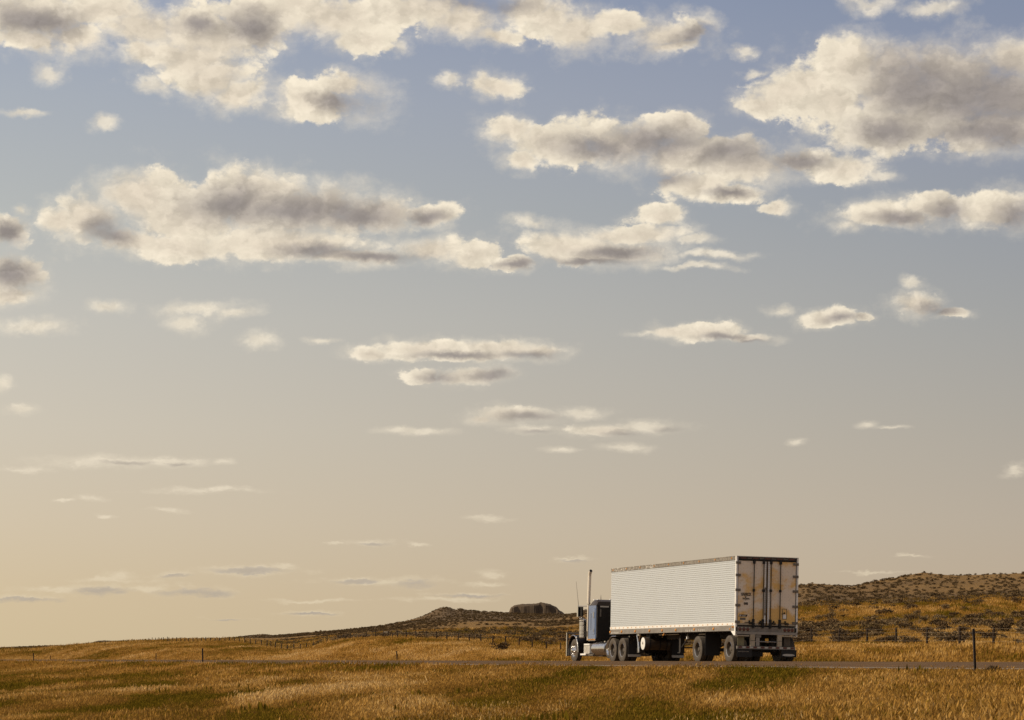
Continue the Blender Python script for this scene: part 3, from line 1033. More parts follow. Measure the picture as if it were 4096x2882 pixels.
# rear frame --------------------------------------------------------------
for s in (1, -1):
    MB().box(-0.005, 0.098, s * 1.225, s * 1.296, 1.05, 4.09).build('corner_post', M['white'], T, smooth=False)
MB().box(-0.012, 0.098, -1.223, 1.223, 3.965, 4.07).build('header', M['frame'], T, smooth=False)
MB().box(-0.016, 0.098, -1.298, 1.298, 4.092, 4.112).build('roof_lip', M['white'], T, smooth=False)
ht = MB().box(-0.0025, 0.001, -0.12, 0.12, -0.02, 0.02).mesh('header_tape', M['redtape'], False)
for k in range(5):
    link('header_tape', ht, T, (-0.0135, -1.0 + k * 0.5, 4.03))
htw = MB().box(-0.0025, 0.001, -0.09, 0.09, -0.018, 0.018).mesh('header_tape', M['hinge'], False)
for k in range(4):
    link('header_tape', htw, T, (-0.0135, -0.75 + k * 0.5, 4.03))


def Yr(wd):
    """distance from the near rear corner -> y of the trailer"""
    return 1.295 - wd


# doors, each with skin, frame edge, rivet strip, hinges, rods
for s, (wa, wb) in ((1, (0.075, 1.275)), (-1, (1.305, 2.515))):
    ya, yb = Yr(wa), Yr(wb)
    d = MB().box(0.022, 0.075, ya, yb, 1.43, 3.955).build('door', M['door'], T, smooth=False)
    if s > 0:
        d['label'] = 'dusty left rear door with the black lettering'
    else:
        d['label'] = 'dusty right rear door with the small vent hatch'
    # recessed seal round the skin
    e = MB()
    y0, y1 = min(ya, yb), max(ya, yb)
    for (a, c_, z0, z1) in ((y0, y0 + 0.02, 1.43, 3.955), (y1 - 0.02, y1, 1.43, 3.955), (y0 + 0.0205, y1 - 0.0205, 1.43, 1.455), (y0 + 0.0205, y1 - 0.0205, 3.93, 3.955)):
        e.box(0.012, 0.021, a, c_, z0, z1)
    e.build('seal', M['flap'], d, smooth=False)
    # kick plate along the foot and riveted edge strip
    MB().box(0.015, 0.0215, y0 + 0.022, y1 - 0.022, 1.457, 1.53).build('kick_plate', M['tanbox'], d, smooth=False)
    yc = Yr(1.225) if s > 0 else Yr(1.37)
    MB().box(0.014, 0.0215, yc - 0.04, yc + 0.04, 1.54, 3.92).build('edge_strip', M['white'], d, smooth=False)
    rv = MB()
    for z in np.arange(1.6, 3.9, 0.075):
        for yy in (yc - 0.024, yc + 0.024):
            rv.box(0.0105, 0.0138, yy - 0.007, yy + 0.007, z - 0.007, z + 0.007)
    for z in np.arange(1.6, 3.9, 0.12):
        for wv in ((0.20, 0.30, 0.45, 0.60, 0.84, 0.95, 1.06) if s > 0 else (1.52, 1.63, 1.74, 1.93, 2.05, 2.2, 2.35)):
            rv.box(0.019, 0.0218, Yr(wv) - 0.005, Yr(wv) + 0.005, z - 0.005, z + 0.005)
    rv.build('rivets', M['hinge'], d, smooth=False)['kind'] = 'stuff'
    wh = (-0.02, 0.19) if s > 0 else (2.37, 2.60)
    hm = MB().box(-0.012, 0.012, -abs(wh[1] - wh[0]) / 2, abs(wh[1] - wh[0]) / 2, -0.048, 0.048).lathe([(-0.05, 0.018), (0.05, 0.018)], (-0.006, (0.085 if s > 0 else -0.085), 0), 'z', 8).mesh('hinge', M['hinge'])
    for z in (3.85, 3.37, 2.80, 2.21, 1.57):
        link('hinge', hm, d, (-0.003, Yr(sum(wh) / 2), z))
    for wv in ((0.735, 1.135) if s > 0 else (1.44, 1.835)):
        y = Yr(wv)
        rb = MB().tube([(-0.03, y, 1.36), (-0.03, y, 4.0)], 0.019, 8)
        rb.build('lock_rod', M['flap'], d)
        for z, hh, ww in ((3.90, 0.075, 0.045), (2.80, 0.05, 0.04), (1.63, 0.06, 0.045), (1.47, 0.085, 0.05), (1.385, 0.04, 0.038)):
            MB().box(-0.055, 0.0105, y - ww, y + ww, z - hh, z + hh).build('rod_bracket', M['flap'], d, smooth=False)
    # long handles lying across the foot of the door
    for (wa2, wb2) in (((0.37, 0.71), (0.92, 1.10)) if s > 0 else ((1.47, 1.66), (1.86, 2.20))):
        hb = MB().tube([(-0.045, Yr(wa2), 1.555), (-0.045, Yr(wb2), 1.565)], 0.016, 6)
        wm = wa2 + (wb2 - wa2) * 0.6
        hb.box(-0.05, 0.011, Yr(wm) - 0.022, Yr(wm) + 0.022, 1.55, 1.64)
        hb.box(-0.03, 0.011, Yr(wb2) - 0.02, Yr(wa2) + 0.02 if False else Yr(wb2) + 0.14, 1.495, 1.54)
        hb.build('handle', M['flap'], d, smooth=False)
    if s > 0:
        def letters(nm, body, size, wv, z, width, mtl, bold=0.0, tilt=0.0):
            tm = text_mesh(nm, body, size, mtl, width, 0.0015, bold)
            o = link(nm, tm, d, (0.0165, Yr(wv), z))
            o.rotation_euler = (R(90), 0, R(-90))
            return o
        letters('lettering', 'HARRICK', 0.15, 0.43, 2.64, 0.43, M['ink'], 0.006)
        letters('lettering', 'TRUCKING', 0.085, 0.43, 2.47, 0.29, M['ink'], 0.004)
        letters('lettering', '88', 0.13, 0.43, 2.275, 0.18, M['ink'], 0.006)
        bb = MB()
        y = Yr(0.42)
        bb.prism([(y - 0.03, 2.56), (y - 0.085, 2.572), (y - 0.03, 2.548), (y - 0.010, 2.50), (y + 0.010, 2.50), (y + 0.03, 2.548), (y + 0.085, 2.572), (y + 0.03, 2.56)], 'x', 0.0185, 0.0215)
        bb.box(0.0185, 0.0215, y - 0.20, y + 0.20, 2.578, 2.588)
        bb.box(0.0185, 0.0215, y - 0.11, y + 0.11, 2.412, 2.418)
        bb.box(0.0185, 0.0215, y - 0.03, y + 0.03, 2.405, 2.4255)
        bb.build('emblem', M['ink'], d, smooth=False)
        pg = MB().prism([(Yr(0.135), 1.775), (Yr(0.175), 1.86), (Yr(0.515), 1.855), (Yr(0.475), 1.77)], 'x', 0.018, 0.0215).build('dealer_plate', M['ink'], d, smooth=False)
        pi = MB().prism([(Yr(0.155), 1.785), (Yr(0.19), 1.85), (Yr(0.26), 1.85), (Yr(0.225), 1.785)], 'x', 0.0155, 0.0178)
        pi.prism([(Yr(0.27), 1.785), (Yr(0.29), 1.82), (Yr(0.44), 1.82), (Yr(0.42), 1.785)], 'x', 0.0155, 0.0178)
        pi.build('plate_print', M['silvertape'], d, smooth=False)
        MB().box(0.017, 0.0215, Yr(0.20), Yr(0.43), 1.645, 1.735).build('placard', M['hinge'], d, smooth=False)
        # seal bar beside the seam
        MB().tube([(0.0, Yr(1.22), 1.87), (0.0, Yr(1.22), 2.90)], 0.012, 6).box(-0.015, 0.0105, Yr(1.24), Yr(1.20), 2.83, 2.92).box(-0.015, 0.0105, Yr(1.24), Yr(1.20), 1.85, 1.93).build('seal_bar', M['hinge'], d, smooth=False)
    else:
        vf = MB()
        y0v, y1v = Yr(1.955), Yr(2.145)
        for (a, c_, z0, z1) in ((y0v, y0v - 0.018, 1.71, 2.12), (y1v + 0.018, y1v, 1.71, 2.12), (y0v - 0.0185, y1v + 0.0185, 1.71, 1.728), (y0v - 0.0185, y1v + 0.0185, 2.102, 2.12)):
            vf.box(0.010, 0.0215, a, c_, z0, z1)
        v_ = vf.build('vent_hatch', M['hinge'], d, smooth=False)
        MB().box(0.0155, 0.0215, y0v - 0.03, y1v + 0.03, 1.735, 1.90).build('hatch_plate', M['white'], v_, smooth=False)
        MB().lathe([(0.0, 0.03), (0.02, 0.03)], (-0.002, Yr(2.04), 1.955), 'x', 10).tube([(-0.012, Yr(1.92), 1.915), (-0.012, Yr(2.06), 1.935)], 0.012, 6).build('hatch_latch', M['flap'], v_)

# sill, lamps, bumper ----------------------------------------------------------
sill = MB().box(0.0, 0.098, -1.22, 1.22, 1.20, 1.395).build('sill', M['grey'], T, smooth=False)
MB().box(-0.03, 0.0985, -1.285, 1.285, 1.10, 1.197).build('bumper_beam', M['alu'], T, smooth=False)
for side, ws in ((1, (0.19, 0.355, 0.515)), (-1, (2.06, 2.215, 2.365))):
    hb = MB().box(-0.012, -0.001, Yr(ws[0]) + 0.09, Yr(ws[2]) - 0.09, 1.225, 1.365).build('lamp_housing', M['tanbox'], sill, smooth=False)
    lm = MB().lathe([(0.0, 0.066), (-0.012, 0.062), (-0.02, 0.04), (-0.022, 0.0)], (0, 0, 0), 'x', 18).mesh('tail_lamp', M['red'])
    gr_ = MB().lathe([(0.0, 0.078), (-0.008, 0.078), (-0.008, 0.067)], (0, 0, 0), 'x', 18).mesh('lamp_ring', M['hinge'])
    for wv in ws:
        o = link('tail_lamp', lm, T, (-0.013, Yr(wv), 1.295))
        link('lamp_ring', gr_, o)
    MB().box(-0.010, -0.001, Yr(0.03 if side > 0 else 2.46), Yr(0.095 if side > 0 else 2.555), 1.21, 1.38).build('recess_shade', M['flap'], sill, smooth=False)  # flat dark plate on the sill, a recess's shade given as colour
icc = MB().box(-0.06, 0.03, Yr(0.075), Yr(2.50), 0.535, 0.645).build('rear_guard', M['grey'], T, smooth=False)
for k in range(15):
    MBx = MB().box(-0.063, -0.0605, -0.0655, 0.0655, -0.03, 0.03)
    o = link('guard_tape', MBx.mesh('guard_tape', M['redtape'] if k % 2 == 0 else M['silvertape'], False), icc, (0, Yr(0.20 + k * 0.155), 0.598))
for nm, wa, wb, z0, z1, mt in (('guard_post', 0.63, 0.815, 0.647, 1.098, 'tanbox'), ('guard_post', 1.755, 1.935, 0.647, 1.098, 'tanbox')):
    p_ = MB().box(-0.035, 0.06, Yr(wa), Yr(wb), z0, z1).build(nm, M[mt], T, smooth=False)
    MB().box(-0.042, -0.0352, Yr(wa) + 0.004, Yr(wb) - 0.004, 0.855, 0.868).build('weld_plate', M['frame'], p_, smooth=False)
MB().box(0.08, 0.10, Yr(0.15), Yr(0.41), 0.66, 1.02).build('side_plate', mat('olive_plate', (0.20, 0.17, 0.09), 0.8, 0, 3, 0.5), T, smooth=False)
MB().box(0.08, 0.10, Yr(2.075), Yr(2.335), 0.66, 1.05).build('side_plate', mat('brown_plate', (0.10, 0.075, 0.05), 0.8, 0, 3, 0.5), T, smooth=False)
MB().box(-0.02, 0.05, Yr(0.03), Yr(0.58), 1.02, 1.065).box(-0.02, 0.05, Yr(1.95), Yr(2.5), 1.03, 1.07).build('flap_bracket', M['tanbox'], T, smooth=False)
MB().tube([(0.02, Yr(0.82), 0.83), (0.02, Yr(1.75), 0.82)], 0.022, 8).build('cross_tube', M['alu'], T)
MB().box(0.0, 0.03, Yr(0.87), Yr(1.02), 0.66, 0.98).build('light_plate', M['alu'], T, smooth=False)
MB().box(-0.01, 0.05, Yr(0.84), Yr(1.08), 0.985, 1.09).build('lamp_box', M['grey'], T, smooth=False)
# mud flaps behind the rear axle
for wa, wb, z0 in ((0.08, 0.70, 0.22), (1.93, 2.56, 0.25)):
    fl = MB().box(-0.035, -0.022, Yr(wa), Yr(wb), z0, 0.53).build('mud_flap', M['flap'], T, smooth=False)
    if wa < 1:
        o = link('lettering', text_mesh('lettering', 'WWW.JHTT.COM', 0.055, M['lettergrey'], 0.44, 0.001, 0.002), fl, (-0.037, Yr(0.34), 0.43))
        o.rotation_euler = (R(90), 0, R(-90))
    else:
        ov = MB()
        ov.prism([(Yr(2.225) + 0.26 * math.cos(a), 0.33 + 0.045 * math.sin(a)) for a in np.linspace(0, 2 * math.pi, 20)[:-1]], 'x', -0.039, -0.0352)
        ov.build('oval_plate', M['silvertape'], fl, smooth=False)

# running gear -----------------------------------------------------------------
duals(T, 0.66)
duals(T, 4.03)
fr = MB()
for s in (1, -1):
    fr.box(0.2, 9.5, s * 0.42, s * 0.52, 0.98, 1.22)
for x in np.arange(0.4, 14.4, 0.45):
    fr.box(x, x + 0.07, -1.1, 1.1, 1.16, 1.219)
for x in (0.66, 4.03):
    for s in (1, -1):
        fr.box(x + 0.1, x + 1.0, s * 0.40, s * 0.55, 0.42, 0.62)
        fr.box(x + 0.75, x + 1.0, s * 0.40, s * 0.55, 0.6, 1.05)
        fr.lathe([(0, 0.14), (0.36, 0.15)], (x - 0.2, s * 0.47, 0.64), 'z', 14)
fr.build('underframe', M['frame'], T)
# inner mud guards of the leading axle
MB().box(3.32, 3.34, Yr(0.08), Yr(0.70), 0.28, 1.16).box(3.32, 3.34, Yr(1.93), Yr(2.56), 0.28, 1.16).build('mud_flap', M['flap'], T, smooth=False)
# brake hardware between the axles
bh = MB()
for s in (1, -1):
    bh.lathe([(-0.16, 0.09), (0.12, 0.10), (0.14, 0.05)], (1.35, s * 0.62, 0.72), 'x', 12)
    bh.tube([(1.3, s * 0.7, 0.95), (1.42, s * 0.72, 0.6), (1.3, s * 0.6, 0.45)], 0.018, 6)
    bh.tube([(1.5, s * 0.75, 1.0), (1.45, s * 0.75, 0.62)], 0.03, 6)
bh.build('brake_chamber', M['frame'], T)
# landing gear
for s in (1, -1):
    lg = MB().box(6.95, 7.12, s * 0.70, s * 0.88, 0.42, 1.2).box(6.90, 7.17, s * 0.66, s * 0.92, 0.385, 0.419)
    lg.box(6.97, 7.10, s * 0.72, s * 0.86, 0.70, 1.1)
    lgo = lg.build('landing_leg', M['frame'], T, smooth=False)
    MB().tube([(7.0, s * 0.80, 0.62), (5.75, s * 1.0, 1.02)], 0.035, 6).build('brace', M['frame'], lgo)
MB().tube([(7.03, -0.7, 0.62), (7.03, 0.7, 0.62)], 0.03, 6).tube([(7.03, -0.7, 0.85), (7.6, 0.7, 1.15)], 0.03, 6).build('cross_brace', M['frame'], T)
MB().box(5.70, 5.78, 0.99, 1.08, 0.95, 1.05).build('crank_knob', M['white'], T, smooth=False)
MB().box(5.72, 5.76, 1.01, 1.06, 1.052, 1.20).build('crank_hanger', M['grey'], T, smooth=False)
# reefer fuel tank hung crosswise with a white end
tk = MB().lathe([(-1.15, 0.0), (-1.14, 0.24), (-1.10, 0.262), (-0.02, 0.262), (0.0, 0.25)], (10.45, 1.24, 0.79), 'y', 30).build('fuel_tank', mat('brown_tank', (0.05, 0.032, 0.02), 0.55, 0.0, 2, 0.4), T)
wc = MB().lathe([(0.0, 0.265), (0.012, 0.262), (0.02, 0.235), (0.012, 0.05), (0.014, 0.0)], (10.45, 1.243, 0.79), 'y', 30).build('tank_end', M['white'], tk)
MB().box(10.41, 10.49, 1.256, 1.27, 0.76, 0.83).tube([(10.46, 1.265, 0.87), (10.42, 1.268, 0.80)], 0.012, 6).build('tank_cap', M['grey'], tk)
tb = MB()
for y in (1.0, 0.55, 0.25):
    tb.lathe([(-0.03, 0.268), (0.03, 0.268)], (10.45, y, 0.79), 'y', 24)
    tb.box(10.20, 10.70, y - 0.03, y + 0.03, 1.05, 1.21)
tb.build('tank_strap', M['flap'], tk)
# small lamp and conduit under the rail
MB().lathe([(0, 0.04), (0.03, 0.035), (0.04, 0.0)], (7.98, 1.25, 1.13), 'y', 10).box(7.95, 8.01, 1.2, 1.245, 1.15, 1.221).build('side_lamp', M['amber'], T)
MB().tube([(8.9, 1.1, 1.15), (6.6, 1.1, 1.15)], 0.02, 6).build('conduit', M['tanbox'], T)
MB().tube([(4.35, 1.08, 1.13), (3.4, 1.1, 1.14)], 0.025, 6).build('conduit', M['tanbox'], T)

# ================================================================== TRACTOR
K = rig('semi_tractor')
tag(K, 'blue and black conventional semi tractor with tall chrome exhaust stack pulling the trailer', 'truck')
for x in (13.03, 14.29):
    duals(K, x)
# lift axle ahead of the drives
for s in (1, -1):
    wheel(K, 15.06, s * 1.08, 0.575, RIM_PUSH, TYS, s < 0)
MB().tube([(15.06, -1.0, 0.575), (15.06, 1.0, 0.575)], 0.06, 8).build('axle', M['frame'], K)
# steer axle
for s in (1, -1):
    wheel(K, 19.86, s * 1.07, 0.525, RIM_STEER, TY, s < 0, R(1.5))
MB().tube([(19.86, -0.95, 0.5), (19.86, 0.95, 0.5)], 0.06, 8).build('axle', M['frame'], K)
fr = MB()
for s in (1, -1):
    fr.box(12.3, 20.6, s * 0.38, s * 0.46, 0.68, 0.98)
    for x in (13.03, 14.29):
        fr.lathe([(0, 0.13), (0.3, 0.14)], (x - 0.3, s * 0.43, 0.55), 'z', 12)
for x in np.arange(12.3, 20.4, 1.1):
    fr.box(x, x + 0.1, -0.38, 0.38, 0.7, 0.95)
fr.box(12.9, 14.5, -0.5, 0.5, 1.0, 1.18)
fr.build('chassis', M['frame'], K)
# engine and transmission block under the cab
MB().box(18.1, 20.3, -0.36, 0.36, 0.42, 1.0).box(17.2, 18.1, -0.25, 0.25, 0.35, 0.7).build('engine', M['frame'], K, smooth=False)


def loft(sections):
    """sections: list of (x, half width bottom, half width top, z0, z1, corner)"""
    vs, fs = [], []
    n = None
    for x, wb, wt, z0, z1, c in sections:
        ring_ = [(wb, z0), (wb + (wt - wb) * 0.85, z1 - c), (wt - c * 0.3, z1 - c * 0.3), (wt - c, z1)]
        ring_ = ring_ + [(-y, z) for y, z in ring_[::-1]]
        n = len(ring_)
        vs += [(x, y, z) for y, z in ring_]
    for i in range(len(sections) - 1):
        for k in range(n):
            l = (k + 1) % n
            fs.append((i * n + k, i * n + l, (i + 1) * n + l, (i + 1) * n + k))
    fs.append(tuple(range(n))[::-1])
    fs.append(tuple(range((len(sections) - 1) * n, len(sections) * n)))
    return MB().add(vs, fs)


# sleeper: rear wall's shade painted black, dark roof, blue side skins with hatch
SX0, SX1, SY = 17.02, 18.03, 1.12
sp = MB()
zr = [(SX0 + 0.06, 1.0), (SX0 + 0.06, 2.56)]
body = [(-SY + 0.03, 1.0), (SY - 0.03, 1.0), (SY - 0.03, 2.55), (-SY + 0.03, 2.55)]
sp.prism(body, 'x', SX0 + 0.03, SX1)
sl_ = sp.build('sleeper', M['black'], K, smooth=False)
rf = loft([(SX0 + 0.0, 1.10, 1.08, 2.551, 2.72, 0.10), (SX0 + 0.14, 1.125, 1.10, 2.551, 2.80, 0.14), (SX0 + 0.55, 1.125, 1.08, 2.551, 2.83, 0.15), (SX1 + 0.05, 1.10, 1.0, 2.551, 2.78, 0.15), (SX1 + 0.5, 0.95, 0.85, 2.45, 2.58, 0.12)])
rfo = rf.build('sleeper_roof', mat('dark_brown_paint', (0.045, 0.033, 0.026), 0.35, 0, spec=0.3), K)
for (x, y) in ((17.2, 1.0), (17.75, 0.98), (17.5, 0.3)):
    MB().lathe([(0, 0.05), (0.03, 0.045), (0.05, 0.0)], (x, y, 2.80 if y > 0.5 else 2.832), 'z', 10).build('roof_lamp', M['white'], rfo)
for s in (1, -1):
    y0, y1 = s * (SY - 0.029), s * (SY + 0.012)
    sk = MB()
    # side skin with rounded rear edge
    pts = [(SX0, 0), (SX0 + 0.015, 0.02), (SX0 + 0.05, 0.038)]
    sk.prism([(SX0 + 0.035, y0), (SX0 + 0.04, y0 + s * 0.028), (SX0 + 0.075, y1), (SX1, y1), (SX1, y0)][::s], 'z', 1.06, 2.549)
    ske = sk.build('side_skin', M['blue'], sl_, smooth=False)
    ho = MB()
    hx0, hx1, hz0, hz1 = 17.13, 17.62, 1.25, 2.43
    yy0, yy1 = y1 + s * 0.002, y1 + s * 0.016
    ho.prism([(hx0 + 0.05, hz0), (hx1 - 0.05, hz0), (hx1, hz0 + 0.06), (hx1, hz1 - 0.06), (hx1 - 0.05, hz1), (hx0 + 0.05, hz1), (hx0, hz1 - 0.06), (hx0, hz0 + 0.06)][::-s], 'y', yy0, yy1)
    h_ = ho.build('luggage_door', M['blue'], sl_, smooth=False)
    MB().box(17.22, 17.30, yy1 + s * 0.001, yy1 + s * 0.03, 1.98, 2.26).build('grab_handle', M['polished'], h_, smooth=False)
    MB().box(17.22, 17.28, yy1 + s * 0.001, yy1 + s * 0.02, 1.36, 1.50).build('latch', M['polished'], h_, smooth=False)
    MB().box(17.66, 17.685, y1 + s * 0.001, y1 + s * 0.012, 1.45, 2.2).build('drip_bead', M['black'], sl_, smooth=False)
    MB().box(SX0 + 0.04, SX1, s * (SY - 0.02), s * (SY + 0.02), 0.96, 1.058).build('sill_trim', M['polished'], sl_, smooth=False)
    lm = MB().lathe([(0.0, 0.032), (s * 0.025, 0.028), (s * 0.034, 0.0)], (0, 0, 0), 'y', 10).mesh('marker_lamp', M['amber'])
    for k in range(7):
        link('marker_lamp', lm, sl_, (17.10 + k * 0.145, s * (SY + 0.021), 1.01))
    MB().box(SX0 + 0.01, SX0 + 0.029, s * (SY - 0.06), s * (SY - 0.035), 1.1, 2.5).build('edge_trim', M['hinge'], sl_, smooth=False)
# rear wall details
MB().box(SX0 + 0.005, SX0 + 0.029, 0.52, 0.93, 2.47, 2.535).build('rear_tape', M['silvertape'], sl_, smooth=False)
MB().box(SX0 + 0.005, SX0 + 0.029, 0.88, 0.945, 2.05, 2.40).build('rear_tape', M['hinge'], sl_, smooth=False)
MB().box(SX0 + 0.0, SX0 + 0.029, 0.26, 0.32, 2.38, 2.50).build('work_lamp', M['silvertape'], sl_, smooth=False)
MB().tube([(17.5, 0.75, 2.83), (17.5, 0.75, 3.05)], [0.02, 0.006], 6).build('roof_aerial', M['grey'], rfo)
# cab, windscreen, hood
cab = loft([(18.035, 0.86, 0.78, 1.0, 2.48, 0.12), (18.7, 0.86, 0.76, 1.0, 2.50, 0.12), (18.95, 0.84, 0.72, 1.0, 2.40, 0.12), (19.25, 0.80, 0.66, 1.0, 1.80, 0.06)]).build('cab', M['black'], K)
for s in (1, -1):
    MB().prism([(18.2, 1.75), (18.85, 1.75), (18.7, 2.25), (18.2, 2.25)], 'y', s * 0.845, s * 0.862).build('door_window', M['glass'], cab, smooth=False)
MB().add([(18.99, -0.66, 2.33), (18.99, 0.66, 2.33), (19.27, 0.66, 1.82), (19.27, -0.66, 1.82), (18.96, -0.66, 2.33), (18.96, 0.66, 2.33), (19.24, 0.66, 1.82), (19.24, -0.66, 1.82)],
         [(0, 1, 2, 3), (7, 6, 5, 4), (0, 4, 5, 1), (1, 5, 6, 2), (2, 6, 7, 3), (3, 7, 4, 0)]).build('windscreen', M['glass'], cab, smooth=False)
hood = loft([(19.26, 0.62, 0.56, 0.95, 1.80, 0.14), (20.0, 0.52, 0.46, 0.95, 1.74, 0.14), (20.62, 0.44, 0.40, 0.9, 1.68, 0.12)]).build('hood', M['black'], K)
MB().box(20.63, 20.70, -0.45, 0.45, 0.8, 1.70).build('grille', M['chrome'], K, smooth=False)
# front fenders
for s in (1, -1):
    vs, fs = [], []
    arc = np.linspace(R(-8), R(172), 18)
    for a in arc:
        for yy, dr in ((0.62, 0.0), (0.95, 0.015), (1.20, 0.0), (1.225, -0.05)):
            rr = 0.68 + dr
            vs.append((19.92 - rr * math.cos(a) * 1.05, s * yy, 0.56 + rr * math.sin(a)))
    for i in range(len(arc) - 1):
        for k in range(3):
            fs.append((i * 4 + k, i * 4 + k + 1, (i + 1) * 4 + k + 1, (i + 1) * 4 + k))
    fo = MB().add(vs, fs).build('fender', M['black'], K)
    md = fo.modifiers.new('thick', 'SOLIDIFY')
    md.thickness = 0.015
    lip = [(19.92 - 0.70 * math.cos(a) * 1.05, s * 1.225, 0.55 + 0.68 * math.sin(a)) for a in arc]
    MB().tube(lip, 0.022, 6).build('fender_lip', M['polished'], fo)
    MB().lathe([(0, 0.05), (s * 0.03, 0.045), (s * 0.045, 0.0)], (19.42, s * 1.225, 1.12), 'y', 10).build('marker_lamp', M['white'], fo)
    MB().lathe([(0, 0.035), (s * 0.03, 0.03), (s * 0.035, 0.0)], (20.45, s * 1.20, 1.16), 'y', 10).build('turn_signal', M['amber'], fo)
    # headlight pods
    hd = MB().lathe([(-0.12, 0.06), (0.0, 0.10), (0.04, 0.10), (0.05, 0.0)], (20.62, s * 0.72, 1.15), 'x', 16).build('headlight', M['chrome'], K)
    MB().tube([(20.55, s * 0.72, 1.05), (20.55, s * 0.5, 0.95)], 0.03, 6).build('bracket', M['chrome'], hd)
# tall guard bumper
bm_ = MB()
bm_.box(20.74, 20.80, -1.2, 1.2, 0.28, 0.80)
bm_.build('bumper', M['chrome'], K, smooth=False)
for s in (1, -1):
    MB().box(20.73, 20.83, s * 1.205, s * 1.262, 0.27, 1.36).build('guard_post', M['chrome'], K, smooth=False)
    MB().box(20.50, 20.72, s * 1.10, s * 1.20, 0.30, 0.95).build('guard_wing', M['flap'], K, smooth=False)
MB().tube([(20.78, -1.203, 1.33), (20.78, 1.203, 1.33)], 0.03, 8).tube([(20.78, -1.203, 1.08), (20.78, 1.203, 1.08)], 0.022, 8).build('guard_bar', M['grey'], K)
# air cleaners on the cowl
for s in (1, -1):
    ac = MB().lathe([(0.0, 0.0), (0.01, 0.13), (0.05, 0.165), (0.76, 0.165), (0.78, 0.15)], (19.05, s * 1.06, 1.08), 'z', 24).build('air_cleaner', M['polished'], K)
    MB().lathe([(0.0, 0.13), (0.02, 0.172), (0.06, 0.172), (0.08, 0.12), (0.09, 0.0)], (19.05, s * 1.06, 1.862), 'z', 24).build('cap', M['chrome'], ac)
    bd = MB()
    for z in (1.27, 1.42, 1.68):
        bd.lathe([(-0.012, 0.169), (0.012, 0.169)], (19.05, s * 1.06, z), 'z', 24)
    bd.build('band', M['grey'], ac)
    MB().box(18.98, 19.12, s * 0.80, s * 0.90, 1.3, 1.6).build('duct', M['black'], ac, smooth=False)
# exhaust stacks
for s in (1, -1):
    y = s * 1.04
    lo = MB().tube([(18.5, y - s * 0.05, 1.0), (18.40, y, 1.5), (18.36, y, 2.66)], 0.052, 12).build('exhaust_stack', M['stack'], K)
    sh = MB()
    tp = [(18.36, y, 2.64), (18.33, y, 3.2), (18.29, y, 3.85), (18.28, y, 3.98), (18.22, y, 4.08), (18.12, y, 4.14)]
    sh.tube(tp, [0.078, 0.078, 0.078, 0.078, 0.078, 0.078], 16)
    sh.build('heat_shield', M['stack'], lo)
    MB().lathe([(-0.03, 0.088), (0.03, 0.088)], (18.36, y, 2.66), 'z', 14).build('clamp', M['chrome'], lo)
    MB().tube([(18.125, y, 4.137), (18.108, y, 4.147)], 0.066, 14).build('stack_mouth', M['flap'], lo)
    MB().tube([(18.36, y + s * 0.06, 1.15), (18.34, y + s * 0.075, 1.4)], 0.03, 8).build('grab_bar', M['hinge'], lo)
# mirrors with arms and aerials
for s in (1, -1):
    mo = MB().box(18.86, 18.94, s * 1.12, s * 1.36, 2.08, 2.52).build('mirror', M['black'], K, smooth=False)
    MB().box(18.852, 18.859, s * 1.135, s * 1.335, 2.1, 2.5).build('mirror_glass', M['glass'], mo, smooth=False)
    MB().box(18.86, 19.02, s * 1.362, s * 1.372, 2.06, 2.54).build('mirror_shell', M['chrome'], mo, smooth=False)
    MB().tube([(18.95, s * 1.36, 2.55), (18.62, s * 0.80, 2.55)], 0.016, 6).tube([(18.95, s * 1.30, 2.06), (18.95, s * 0.82, 1.92)], 0.014, 6).build('mirror_arm', M['chrome'], mo)
    MB().lathe([(-0.06, 0.0), (-0.05, 0.07), (0.0, 0.085), (0.02, 0.0)], (18.90, s * 1.20, 1.98), 'x', 14).build('spot_mirror', M['chrome'], mo)
    MB().tube([(19.0, s * 1.30, 2.54), (19.12, s * 1.40, 3.68)], [0.012, 0.006], 6).build('aerial', M['grey'], mo)
